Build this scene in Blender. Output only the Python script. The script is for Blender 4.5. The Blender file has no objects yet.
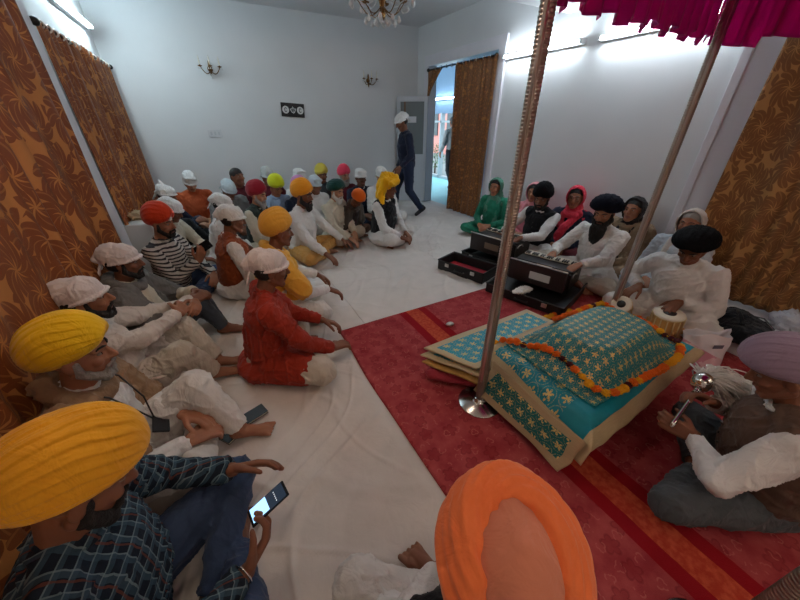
import bpy, math, random
import numpy as np
from mathutils import Vector, Matrix, Euler
random.seed(7)
SC = bpy.context.scene
COL = SC.collection
PI = math.pi

# ------------------------------------------------------------------ materials
MATS = {}
def srgb(c):
    return tuple(((v/255.)/12.92 if v/255. <= .04045 else (((v/255.)+.055)/1.055)**2.4) for v in c)+(1.,)

class NT:
    """small wrapper for writing node graphs"""
    def __init__(s, m):
        s.m = m; s.t = m.node_tree; s.n = s.t.nodes; s.bsdf = s.n['Principled BSDF']
    def add(s, typ, **kw):
        n = s.n.new(typ)
        for k, v in kw.items():
            if k.startswith('i_'):
                key = k[2:]
                n.inputs[int(key) if key.isdigit() else key].default_value = v
            else: setattr(n, k, v)
        return n
    def link(s, a, b): s.t.links.new(a, b)
    def math(s, op, a, b=None, c=None, clamp=False):
        n = s.n.new('ShaderNodeMath'); n.operation = op; n.use_clamp = clamp
        for i, v in enumerate((a, b, c)):
            if v is None: continue
            if isinstance(v, (int, float)): n.inputs[i].default_value = v
            else: s.link(v, n.inputs[i])
        return n.outputs[0]
    def mix(s, f, a, b):
        n = s.n.new('ShaderNodeMix'); n.data_type = 'RGBA'
        for i, v in ((0, f), (6, a), (7, b)):
            if isinstance(v, (int, float, tuple)): n.inputs[i].default_value = v
            else: s.link(v, n.inputs[i])
        return n.outputs[2]
    def coord(s, kind='Object', scale=(1, 1, 1), rot=(0, 0, 0)):
        tc = s.n.new('ShaderNodeTexCoord'); mp = s.n.new('ShaderNodeMapping')
        mp.inputs['Scale'].default_value = scale; mp.inputs['Rotation'].default_value = rot
        s.link(tc.outputs[kind], mp.inputs[0]); return mp.outputs[0]
    def noise(s, vec, scale, detail=3, rough=.5, dist=0):
        n = s.n.new('ShaderNodeTexNoise'); n.inputs['Scale'].default_value = scale
        n.inputs['Detail'].default_value = detail; n.inputs['Roughness'].default_value = rough
        n.inputs['Distortion'].default_value = dist
        s.link(vec, n.inputs['Vector']); return n.outputs[0]
    def bump(s, h, strength=.3, dist=.01):
        n = s.n.new('ShaderNodeBump'); n.inputs['Strength'].default_value = strength
        n.inputs['Distance'].default_value = dist; s.link(h, n.inputs['Height'])
        s.link(n.outputs[0], s.bsdf.inputs['Normal'])
    def ramp(s, f, stops, interp='LINEAR'):
        n = s.n.new('ShaderNodeValToRGB'); n.color_ramp.interpolation = interp
        e = n.color_ramp.elements
        while len(e) < len(stops): e.new(.5)
        for q, (p, c) in zip(e, stops): q.position = p; q.color = c
        s.link(f, n.inputs[0]); return n.outputs[0]

def mat(name, rgb, rough=.6, metal=0., cloth=0., var=0., bump=0., bscale=60, sheen=0., spec=None, emit=None, estr=0., trans=0., sss=0.):
    if name in MATS: return MATS[name]
    m = bpy.data.materials.new(name); m.use_nodes = True; MATS[name] = m
    t = NT(m); b = t.bsdf; c = srgb(rgb)
    b.inputs['Base Color'].default_value = c; b.inputs['Roughness'].default_value = rough
    b.inputs['Metallic'].default_value = metal
    if spec is not None: b.inputs['Specular IOR Level'].default_value = spec
    if trans: b.inputs['Transmission Weight'].default_value = trans
    if emit: b.inputs['Emission Color'].default_value = srgb(emit); b.inputs['Emission Strength'].default_value = estr
    if sss:
        b.inputs['Subsurface Weight'].default_value = sss; b.inputs['Subsurface Radius'].default_value = (.02, .008, .004)
        b.inputs['Subsurface Scale'].default_value = .3
    v = t.coord()
    if var:
        n = t.noise(v, 7, 3)
        dk = tuple(x*(1-var) for x in c[:3])+(1,); lt = tuple(min(1, x*(1+var*.6)) for x in c[:3])+(1,)
        t.link(t.ramp(n, [(.3, dk), (.7, lt)]), b.inputs['Base Color'])
    if cloth:
        v2 = t.coord(scale=(1, 1, .45), rot=(.5, .3, .2))
        n1 = t.noise(v2, 16, 3, .55, 1.2); n2 = t.noise(v, 420, 1)
        h = t.math('ADD', n1, t.math('MULTIPLY', n2, .04))
        t.bump(h, cloth, .03)
        if sheen: b.inputs['Sheen Weight'].default_value = sheen
    elif bump:
        t.bump(t.noise(v, bscale, 3), bump, .01)
    return m
def cloth(name, rgb, c=.5, var=.08, rough=.85): return mat(name, rgb, rough=rough, cloth=c, var=var, spec=.2, sheen=.1)
def tc(m, fn):
    """custom pattern on a fresh cloth material"""
    if m in MATS: return MATS[m]
    k = mat(m, (200, 200, 200), rough=.85, cloth=.4, spec=.2); t = NT(k); fn(t); return k

# ------------------------------------------------------------------ objects
def tag(o, label=None, cat=None, group=None, kind=None):
    if label: o['label'] = label
    if cat: o['category'] = cat
    if group: o['group'] = group
    if kind: o['kind'] = kind
    return o
def empty(name, loc=(0, 0, 0), rz=0, label=None, cat=None, group=None):
    o = bpy.data.objects.new(name, None); o.empty_display_size = .1; COL.objects.link(o)
    o.location = loc; o.rotation_euler = (0, 0, rz); return tag(o, label, cat, group)
def link(name, me, mats, parent=None, smooth=True):
    if not isinstance(mats, (list, tuple)): mats = [mats]
    for m in mats: me.materials.append(m)
    if smooth and len(me.polygons): me.polygons.foreach_set('use_smooth', [True]*len(me.polygons))
    o = bpy.data.objects.new(name, me); COL.objects.link(o)
    if parent: o.parent = parent
    return o

class MB:
    """mesh collector: numpy verts and face lists"""
    def __init__(s): s.v = []; s.f = []; s.mi = []; s.n = 0
    def put(s, V, F, mi=0):
        V = np.asarray(V, float); s.v.append(V); o = s.n
        s.f += [tuple(i+o for i in f) for f in F]; s.mi += [mi]*len(F); s.n += len(V); return s
    def mesh(s, name='m'):
        me = bpy.data.meshes.new(name)
        me.from_pydata(np.vstack(s.v).tolist(), [], s.f)
        if any(s.mi): me.polygons.foreach_set('material_index', s.mi)
        me.update(); return me
    def obj(s, name, mats, parent=None, smooth=True, bevel=0, solid=0, sub=0):
        o = link(name, s.mesh(name), mats, parent, smooth)
        if solid: m = o.modifiers.new('s', 'SOLIDIFY'); m.thickness = solid; m.offset = 0
        if bevel: m = o.modifiers.new('b', 'BEVEL'); m.width = bevel; m.segments = 2; m.limit_method = 'ANGLE'; m.harden_normals = False
        if sub: m = o.modifiers.new('u', 'SUBSURF'); m.levels = m.render_levels = sub
        return o
    # shapes
    def box(s, c, d, rot=None, mi=0):
        c = np.array(c, float); h = np.array(d, float)/2
        V = np.array([[x, y, z] for x in (-1, 1) for y in (-1, 1) for z in (-1, 1)])*h
        if rot is not None: V = V @ np.array(rot).T
        return s.put(V+c, [(0, 1, 3, 2), (4, 6, 7, 5), (0, 4, 5, 1), (2, 3, 7, 6), (0, 2, 6, 4), (1, 5, 7, 3)], mi)
    def caps(s, p0, p1, r0, r1=None, n=12, flat0=False, flat1=False, sq=None, mi=0, k=4):
        r1 = r0 if r1 is None else r1
        p0 = np.array(p0, float); p1 = np.array(p1, float); d = p1-p0; L = np.linalg.norm(d)
        d = d/L if L > 1e-9 else np.array([0, 0, 1.])
        a = np.array([1., 0, 0]) if abs(d[0]) < .9 else np.array([0, 1., 0])
        if sq is not None: a = np.array(sq[0], float)
        u = a-d*a.dot(d); u /= max(np.linalg.norm(u), 1e-9); w = np.cross(d, u)
        su = sq[1] if sq is not None else 1.
        th = np.arange(n)*2*PI/n; ring = np.outer(np.cos(th), u)*su+np.outer(np.sin(th), w)
        rows = []
        if flat0: rows.append(p0+ring*r0)
        else:
            for i in range(1, k+1):
                e = PI/2*i/k; rows.append(p0-d*r0*math.cos(e)+ring*r0*math.sin(e))
        if flat1: rows.append(p1+ring*r1)
        else:
            for i in range(k, 0, -1):
                e = PI/2*i/k; rows.append(p1+d*r1*math.cos(e)+ring*r1*math.sin(e))
        V = [p0-(0 if flat0 else d*r0)]+[q for r in rows for q in r]+[p1+(0 if flat1 else d*r1)]
        F = [(0, 1+(j+1) % n, 1+j) for j in range(n)]
        for i in range(len(rows)-1):
            o = 1+i*n
            F += [(o+j, o+(j+1) % n, o+n+(j+1) % n, o+n+j) for j in range(n)]
        e = len(V)-1; o = 1+(len(rows)-1)*n
        F += [(o+j, o+(j+1) % n, e) for j in range(n)]
        return s.put(V, F, mi)
    def cyl(s, p0, p1, r0, r1=None, n=16, mi=0): return s.caps(p0, p1, r0, r1, n, True, True, mi=mi)
    def ell(s, c, r, rot=None, n=16, m=10, mi=0):
        V = [(0, 0, -1)]
        for i in range(1, m):
            e = -PI/2+PI*i/m
            V += [(math.cos(e)*math.cos(2*PI*j/n), math.cos(e)*math.sin(2*PI*j/n), math.sin(e)) for j in range(n)]
        V.append((0, 0, 1)); V = np.array(V)*np.array(r if hasattr(r, '__len__') else (r, r, r), float)
        if rot is not None: V = V @ np.array(rot).T
        F = [(0, 1+(j+1) % n, 1+j) for j in range(n)]
        for i in range(m-2):
            o = 1+i*n; F += [(o+j, o+(j+1) % n, o+n+(j+1) % n, o+n+j) for j in range(n)]
        e = len(V)-1; o = 1+(m-2)*n; F += [(o+j, o+(j+1) % n, e) for j in range(n)]
        return s.put(V+np.array(c, float), F, mi)
    def tube(s, pts, r, n=8, closed=False, mi=0):
        P = np.array(pts, float); N = len(P); T = np.zeros_like(P)
        for i in range(N):
            a = P[(i-1) % N] if (closed or i > 0) else P[i]; b = P[(i+1) % N] if (closed or i < N-1) else P[i]
            T[i] = (b-a)/max(np.linalg.norm(b-a), 1e-9)
        up = np.array([0, 0, 1.]) if abs(T[0][2]) < .9 else np.array([1., 0, 0])
        rr = r if hasattr(r, '__len__') else [r]*N
        V = []; u = up
        for i in range(N):
            u = u-T[i]*u.dot(T[i]); u /= max(np.linalg.norm(u), 1e-9); w = np.cross(T[i], u)
            V += [P[i]+rr[i]*(u*math.cos(a)+w*math.sin(a)) for a in np.arange(n)*2*PI/n]
        F = []
        for i in range(N if closed else N-1):
            a = i*n; b = ((i+1) % N)*n
            F += [(a+j, a+(j+1) % n, b+(j+1) % n, b+j) for j in range(n)]
        if not closed: F += [tuple(range(n-1, -1, -1)), tuple((N-1)*n+j for j in range(n))]
        return s.put(V, F, mi)
    def lathe(s, prof, c=(0, 0, 0), n=32, rot=None, mi=0):
        V = []; c = np.array(c, float)
        for r, z in prof: V += [(r*math.cos(a), r*math.sin(a), z) for a in np.arange(n)*2*PI/n]
        V = np.array(V)
        if rot is not None: V = V @ np.array(rot).T
        F = []
        for i in range(len(prof)-1):
            a = i*n; b = a+n; F += [(a+j, a+(j+1) % n, b+(j+1) % n, b+j) for j in range(n)]
        F += [tuple(range(n-1, -1, -1)), tuple((len(prof)-1)*n+j for j in range(n))]
        return s.put(V+c, F, mi)

def grid_mesh(name, P, uv=None, closed_u=False):
    """P: (n,m,3) array"""
    n, m, _ = P.shape; V = P.reshape(-1, 3)
    F = []
    for i in range(n-1):
        for j in range(m if closed_u else m-1):
            F.append((i*m+j, i*m+(j+1) % m, (i+1)*m+(j+1) % m, (i+1)*m+j))
    me = bpy.data.meshes.new(name); me.from_pydata(V.tolist(), [], F)
    if uv is not None:
        U = uv.reshape(-1, 2); lay = me.uv_layers.new(name='UVMap')
        idx = np.zeros(len(me.loops), int); me.loops.foreach_get('vertex_index', idx)
        lay.data.foreach_set('uv', U[idx].ravel())
    me.update(); return me

# vectorised value noise
_RT = np.random.RandomState(3).rand(4096)
def vnoise(P):
    P = np.asarray(P, float); I = np.floor(P).astype(np.int64); f = P-I; f = f*f*(3-2*f)
    def h(x, y, z): return _RT[(x*73856093 ^ y*19349663 ^ z*83492791) & 4095]
    x, y, z = I[:, 0], I[:, 1], I[:, 2]; fx, fy, fz = f[:, 0], f[:, 1], f[:, 2]
    a = h(x, y, z)*(1-fx)+h(x+1, y, z)*fx; b = h(x, y+1, z)*(1-fx)+h(x+1, y+1, z)*fx
    c = h(x, y, z+1)*(1-fx)+h(x+1, y, z+1)*fx; d = h(x, y+1, z+1)*(1-fx)+h(x+1, y+1, z+1)*fx
    return ((a*(1-fy)+b*fy)*(1-fz)+(c*(1-fy)+d*fy)*fz)*2-1
def folds(P, seed=0, fr=9.):
    """ridge like folds, longer than wide, in [-1,1]"""
    R = np.array(Euler((seed*1.3, seed*.7, seed*2.1)).to_matrix())
    Q = P+np.array([seed*3.1, seed*1.7, seed*.9])
    w = np.stack([vnoise(Q*3.1+i*7) for i in range(3)], 1)*.10
    Q = (Q+w)@R
    def rg(v, k): return np.clip(1-np.abs(v)*k, 0, 1)**1.5
    a = rg(vnoise(Q*np.array([fr, fr*2.4, fr*.55])), 3.2); b = rg(vnoise(Q*np.array([fr*3.4, fr*.8, fr*1.9])+5), 3.4)
    c = vnoise(Q*fr*.7+11); d = rg(vnoise(Q*np.array([fr*1.1, fr*5.5, fr*2.2])+15), 3.)
    return a*.75+b*.5+c*.35+d*.12-.30

def displace(me, fn):
    n = len(me.vertices); co = np.zeros(n*3); me.vertices.foreach_get('co', co); co = co.reshape(-1, 3)
    no = np.zeros(n*3); me.vertices.foreach_get('normal', no); no = no.reshape(-1, 3)
    me.vertices.foreach_set('co', (co+no*fn(co)[:, None]).ravel()); me.update()

def vox(mb, voxel, smooth=3, disp=None):
    """weld the overlapping pieces of one part into one continuous skin"""
    me = mb.mesh(); o = bpy.data.objects.new('tmp', me); COL.objects.link(o)
    r = o.modifiers.new('r', 'REMESH'); r.mode = 'VOXEL'; r.voxel_size = voxel; r.adaptivity = 0
    if smooth: q = o.modifiers.new('s', 'SMOOTH'); q.factor = .5; q.iterations = smooth
    dg = bpy.context.evaluated_depsgraph_get()
    out = bpy.data.meshes.new_from_object(o.evaluated_get(dg))
    bpy.data.objects.remove(o); bpy.data.meshes.remove(me)
    if disp is not None: displace(out, disp)
    return out

# ------------------------------------------------------------------ people
def V3(*a): return np.array(a, float)
def rotm(x=0, y=0, z=0): return np.array(Euler((x, y, z), 'XYZ').to_matrix())
def ik(s, w, hint, l1, l2):
    d = w-s; L = np.linalg.norm(d); mx = (l1+l2)*.985
    if L > mx: w = s+d/L*mx; d = w-s; L = mx
    L = max(L, abs(l1-l2)+.02); u = d/np.linalg.norm(d)
    a = (l1*l1-l2*l2+L*L)/(2*L); h = math.sqrt(max(l1*l1-a*a, 0))
    p = hint-u*hint.dot(u); p /= max(np.linalg.norm(p), 1e-6)
    return s+u*a+p*h, w

SKIN = {k: mat('skin_'+k, c, rough=.55, var=.06, sss=.12, spec=.35) for k, c in
        dict(a=(158, 106, 80), b=(128, 82, 60), c=(180, 132, 105), d=(98, 62, 46)).items()}
LIP = mat('lips', (138, 82, 70), rough=.5)
EYEW = mat('eye_white', (150, 138, 130), rough=.25); IRIS = mat('iris', (30, 18, 12), rough=.15)
HAIR = mat('black_hair', (20, 17, 16), rough=.6, bump=.5, bscale=150)
HAIRS = dict(black=mat('beard_black', (24, 19, 17), rough=.75, bump=.8, bscale=160), grey=mat('beard_grey', (150, 145, 140), rough=.8, bump=.8, bscale=160),
             white=mat('beard_white', (205, 200, 192), rough=.8, bump=.8, bscale=160), salt=mat('beard_salt', (88, 80, 74), rough=.8, bump=.8, bscale=160))

def hand(mb, w, d, n, side, curl=.5, s=1., spread=.12, lod=2):
    s = s*1.04
    d = d/np.linalg.norm(d); n = n-d*n.dot(d); n /= np.linalg.norm(n)
    t = np.cross(d, n)*(1 if side > 0 else -1)
    K = 10 if lod > 1 else 8
    for i in range(4):
        off = (.027-.018*i)*s; base = w+d*(.088-.004*abs(i-1))*s+t*off
        mb.caps(w+t*off*.6, base, .017*s, .0125*s, n=K)
        dd = d+t*spread*(1.2-i*.8)*.8; dd /= np.linalg.norm(dd)
        p = base; L = (.92, 1.05, 1., .8)[i]; a = 0
        for k, (l, r0, r1) in enumerate(((.040, .0122, .0110), (.025, .0110, .0099), (.020, .0098, .0084))):
            a += curl*(.7, 1., .7)[k]
            q = p+(dd*math.cos(a)+n*math.sin(a))*l*L*s; mb.caps(p, q, r0*s, r1*s, n=K); p = q
    b = w+d*.018*s+t*.018*s; dirn = d*.62+t*.72+n*.25; dirn /= np.linalg.norm(dirn)
    p1 = b+dirn*.048*s; mb.caps(b, p1, .018*s, .0125*s, n=K)
    d2 = d*.9+t*.25+n*(.2+curl*.5); d2 /= np.linalg.norm(d2); p2 = p1+d2*.034*s; mb.caps(p1, p2, .0118*s, .0105*s, n=K)
    d3 = d2+n*curl*.4; d3 /= np.linalg.norm(d3); mb.caps(p2, p2+d3*.024*s, .0105*s, .008*s, n=K)

def foot(mb, ank, toe, s=1., lod=2, up=None):
    up = V3(0, 0, 1) if up is None else up
    d = toe-ank; d /= np.linalg.norm(d); u = up-d*up.dot(d); u /= max(np.linalg.norm(u), 1e-6); t = np.cross(d, u)
    heel = ank-d*.035*s-u*.012*s; ball = ank+d*.115*s-u*.012*s
    mb.caps(heel, ball, .036*s, .026*s, sq=(u, .85)); mb.caps(ank, ball, .036*s, .024*s)
    for i in range(-1, 2): mb.caps(heel+d*.03*s, ball+t*i*.024*s, .026*s, .019*s, n=8)
    for i in range(5):
        o = (-.036+.018*i)*s; L = (.045, .04, .036, .03, .024)[i]
        r = .0135 if i == 0 else .0095
        mb.caps(ball+t*o, ball+t*o*1.1+d*L*s-u*.004, r*s, r*.85*s, n=8)

def head(mb, C, R, lod=2, n=16):
    def P(x, y, z): return C+R@V3(x, y, z)
    def E(c, r, q=None): mb.ell(P(*c), r, R if q is None else R@q, n=n, m=10)
    def K(a, b, r0, r1=None, k=10): mb.caps(P(*a), P(*b), r0, r1, n=k)
    E((0, -.012, .028), (.076, .094, .088)); E((0, .022, -.02), (.064, .070, .085))
    E((0, .03, -.062), (.052, .056, .052)); K((0, .068, -.098), (0, .062, -.094), .022)
    for s in (-1, 1):
        K((s*.06, -.005, -.05), (s*.018, .066, -.098), .020, .018)
        K((s*.012, .083, .026), (s*.05, .066, .028), .0105, .010)          # brow
        E((s*.042, .062, -.022), (.021, .021, .018))                        # cheek
        E((s*.0095, .096, -.026), (.009, .011, .009))                       # nostril
        E((s*.078, -.006, -.004), (.009, .021, .032), rotm(0, 0, s*.3))     # ear
        K((s*.084, -.014, .018), (s*.08, .0, -.028), .006, .005, 8)
    K((0, .084, .02), (0, .109, -.022), .009, .0125)
    K((-.02, .084, -.056), (.02, .084, -.056), .008); K((-.016, .081, -.067), (.016, .081, -.067), .0095)
    K((0, .09, -.054), (0, .09, -.056), .009)

def face_bits(root, C, R, iris=True, brow=HAIR):
    for s in (-1, 1):
        m = MB(); c = C+R@V3(s*.031, .071, .008)
        m.ell(c, (.0125, .0115, .0062), R, n=14, m=8, mi=0)
        m.ell(C+R@V3(s*.030, .0800, .0075), (.0052, .0032, .0050), R, n=10, m=6, mi=1)
        m.obj('eye', [EYEW, IRIS], root)
        b = MB(); b.tube([C+R@V3(s*x, y, z) for x, y, z in ((.012, .094, .030), (.026, .090, .036), (.042, .080, .036), (.054, .070, .029))], [.003, .0048, .0044, .002], n=6)
        b.obj('eyebrow', brow, root)

def turban_mesh(C, R, a=.109, b=.134, c=.132, tilt=.36, layers=7, amp=.0055, seed=0, n=110, m=64, cy=-.018, cz=.062, peak=.10, notch=.03, skew=.25):
    ps = np.linspace(0, 2*PI, n, endpoint=False); ph = np.linspace(-PI/2, PI/2, m)
    PS, PH = np.meshgrid(ps, ph)
    x = np.cos(PH)*np.sin(PS); y = np.cos(PH)*np.cos(PS); z = np.sin(PH)
    X = x*a*(1-.12*np.clip(y, 0, 1)**2*np.clip(z+.3, 0, 1)); Y = y*b; Z = np.where(z > 0, z*c, z*c*.52)
    front = np.clip(y, 0, 1)
    Z = Z+peak*c*front*np.exp(-(x/.5)**2)*np.clip(z+.25, 0, 1)              # raised front
    low = np.clip(-z, 0, 1)**.6
    Z = Z+notch*front**2*np.exp(-(x/.22)**2)*low                             # small notch over the brow
    Z = Z-.02*low*np.clip(-y, 0, 1)
    w = .05*vnoise(np.stack([x.ravel()*1.6+seed, y.ravel()*1.6, z.ravel()*1.6], 1)).reshape(x.shape)
    zz = z+.45+.22*y; xx = x-skew*.16*np.clip(y+.4, 0, 1.4)
    ang = np.arctan2(np.abs(xx), zz)                                         # wraps run lengthwise and meet at brow and nape
    fr = (ang/PI*2+w+.12*y*(xx > 0))*layers; s = fr-np.floor(fr)
    saw = np.where(s < .86, s/.86, (1-s)/.14)-.5
    fine = np.sin(fr*2*PI*2.7+3*w*40)*.16+np.sin(fr*2*PI*6.1+1.7+y*3)*.08
    h = amp*(saw+fine)*np.clip((1-np.abs(y))*2.2+.05, 0, 1)*np.clip(np.hypot(xx, zz)*2, 0, 1)
    N = np.stack([x/a, y/b, z/c], -1); N /= np.linalg.norm(N, axis=-1, keepdims=True)
    P = np.stack([X, Y, Z], -1)+N*h[..., None]
    P = P@rotm(tilt).T+np.array([0, cy, cz]); P = P@R.T+C
    me = grid_mesh('turban', P, closed_u=True)
    return me

def cap_mesh(C, R, style=0, seed=1, lod=2, tail=True):
    m = MB(); q = lambda x, y, z: C+R@V3(x, y, z)
    T = R@rotm(.18)
    m.ell(q(0, -.014, .048), (.088, .110, .082), T, n=24, m=14)
    if style == 1:   # pointed back
        m.caps(q(0, -.04, .09), q(0, -.085, .17), .055, .012); m.ell(q(0, -.05, .07), (.075, .075, .07), R)
    elif style == 2:  # flat folded top
        m.ell(q(0, -.02, .09), (.082, .10, .055), R); m.caps(q(-.05, .06, .10), q(.05, .05, .11), .026)
    else:
        m.ell(q(0, -.055, .062), (.078, .082, .074), T, n=20)
        m.caps(q(0, -.10, .06), q(.01, -.135, .03), .045, .03)
    m.tube([q(.087*math.sin(a), .001+.107*math.cos(a), .030-.02*math.cos(a)*-1-.012) for a in np.arange(20)*2*PI/20], .009, closed=True)
    if tail:
        m.ell(q(.01, -.118, .015), (.026, .02, .02), R)
        m.caps(q(.012, -.12, .01), q(.045, -.135, -.06), .016, .02, sq=(R@V3(0, 1, 0), .35))
        m.caps(q(.0, -.12, .01), q(-.03, -.14, -.05), .015, .018, sq=(R@V3(0, 1, 0), .35))
    return vox(m, .0045 if lod > 2 else .006, 2, lambda P: .006*folds(P-C, seed, 14))

def hood_mesh(C, R, neck, sh, drape, lod=2, seed=1, opening=1.12, fat=1.):
    """head cloth: a shell round the head, open at the face, falling to the shoulders"""
    m = MB(); n = 36; rows = 18; inn = []; out = []
    for i in range(rows):
        t = opening+(PI-opening)*i/(rows-1)
        for sc_, lst in ((1., inn), (1.10, out)):
            r = []
            for j in range(n):
                a = 2*PI*j/n
                x = math.sin(t)*math.cos(a); z = math.sin(t)*math.sin(a); y = math.cos(t)
                dn = max(0, -z)
                r.append(C+R@V3(x*.098*sc_*fat, -.012+y*.122*sc_*fat, .012+z*(.118*sc_ if z > 0 else .125*sc_)*fat))
            lst.append(r)
    V = np.array([p for r in inn+out for p in r]); F = []; O = rows*n
    for i in range(rows-1):
        for j in range(n):
            k = (j+1) % n; a, b, c, d = i*n+j, i*n+k, (i+1)*n+k, (i+1)*n+j
            F.append((a, b, c, d)); F.append((O+a, O+d, O+c, O+b))
    for j in range(n): k = (j+1) % n; F.append((j, O+j, O+k, k))
    e = (rows-1)*n; F.append(tuple(e+j for j in range(n))[::-1]); F.append(tuple(O+e+j for j in range(n)))
    m.put(V, F)
    for p in drape: m.caps(*p[:4], sq=p[4] if len(p) > 4 else None)
    return vox(m, .006 if lod > 1 else .0075, 2, lambda P: .008*folds(P-C, seed, 12))

def beard_mesh(C, R, kind, lod=2, seed=3):
    m = MB(); q = lambda x, y, z: C+R@V3(x, y, z)
    def K(a, b, r0, r1=None): m.caps(q(*a), q(*b), r0, r1, n=10)
    if kind == 'must':
        K((0, .096, -.044), (.032, .08, -.054), .0075, .005); K((0, .096, -.044), (-.032, .08, -.054), .0075, .005)
        return vox(m, .0035, 1)
    f = dict(short=1., full=1.15, long=1.25)[kind]; e = dict(short=.004, full=.014, long=.018)[kind]
    for s in (-1, 1):
        K((s*.072, .008, .0), (s*.066, .014, -.055), .011*f, .017*f); K((s*.066, .014, -.055), (s*.03, .066, -.10), .018*f+e*.5, .022*f+e*.4)
        K((0, .099, -.046), (s*.034, .084, -.056), .008, .007); K((s*.034, .084, -.056), (s*.03, .072, -.095), .008, .012)
    K((-.03, .068, -.10), (.03, .068, -.10), .021*f+e*.4); K((0, .084, -.082), (0, .078, -.105), .012, .02*f)
    if kind == 'full':
        m.ell(q(0, .066, -.125), (.052, .036, .045), R); K((0, .07, -.12), (0, .06, -.165), .035, .015)
    if kind == 'long':
        m.ell(q(0, .07, -.13), (.062, .045, .055), R); K((-.02, .08, -.13), (-.015, .10, -.25), .056, .042); K((.02, .08, -.13), (.02, .10, -.25), .056, .042); K((0, .10, -.25), (.01, .09, -.35), .05, .026)
    return vox(m, .0045 if lod > 1 else .006, 1, lambda P: .0035*vnoise((P-C)*np.array([110, 110, 45])))

LEGS = {
 'tight': ([(.23, .30, .15), (-.05, .31, .07), (-.16, .34, .05)], [(-.23, .30, .15), (.08, .22, .065), (.19, .25, .05)]),
 'cross': ([(.34, .28, .125), (-.07, .31, .07), (-.20, .35, .05)], [(-.34, .28, .125), (.09, .21, .065), (.23, .24, .05)]),
 'up':    ([(.13, .30, .41), (.11, .53, .075), (.12, .69, .04)], [(-.13, .30, .41), (-.11, .53, .075), (-.12, .69, .04)]),
 'rup':   ([(.17, .27, .42), (.13, .50, .075), (.14, .66, .04)], [(-.34, .28, .12), (.04, .26, .06), (.18, .30, .045)]),
 'lup':   ([(.34, .28, .12), (-.04, .26, .06), (-.18, .30, .045)], [(-.17, .27, .42), (-.13, .50, .075), (-.14, .66, .04)]),
 'side':  ([(.22, .36, .13), (.30, .02, .07), (.36, -.10, .05)], [(-.10, .40, .12), (.16, .14, .08), (.30, .06, .05)]),
}
HW = {}   # world positions of wrists, for held things

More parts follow.
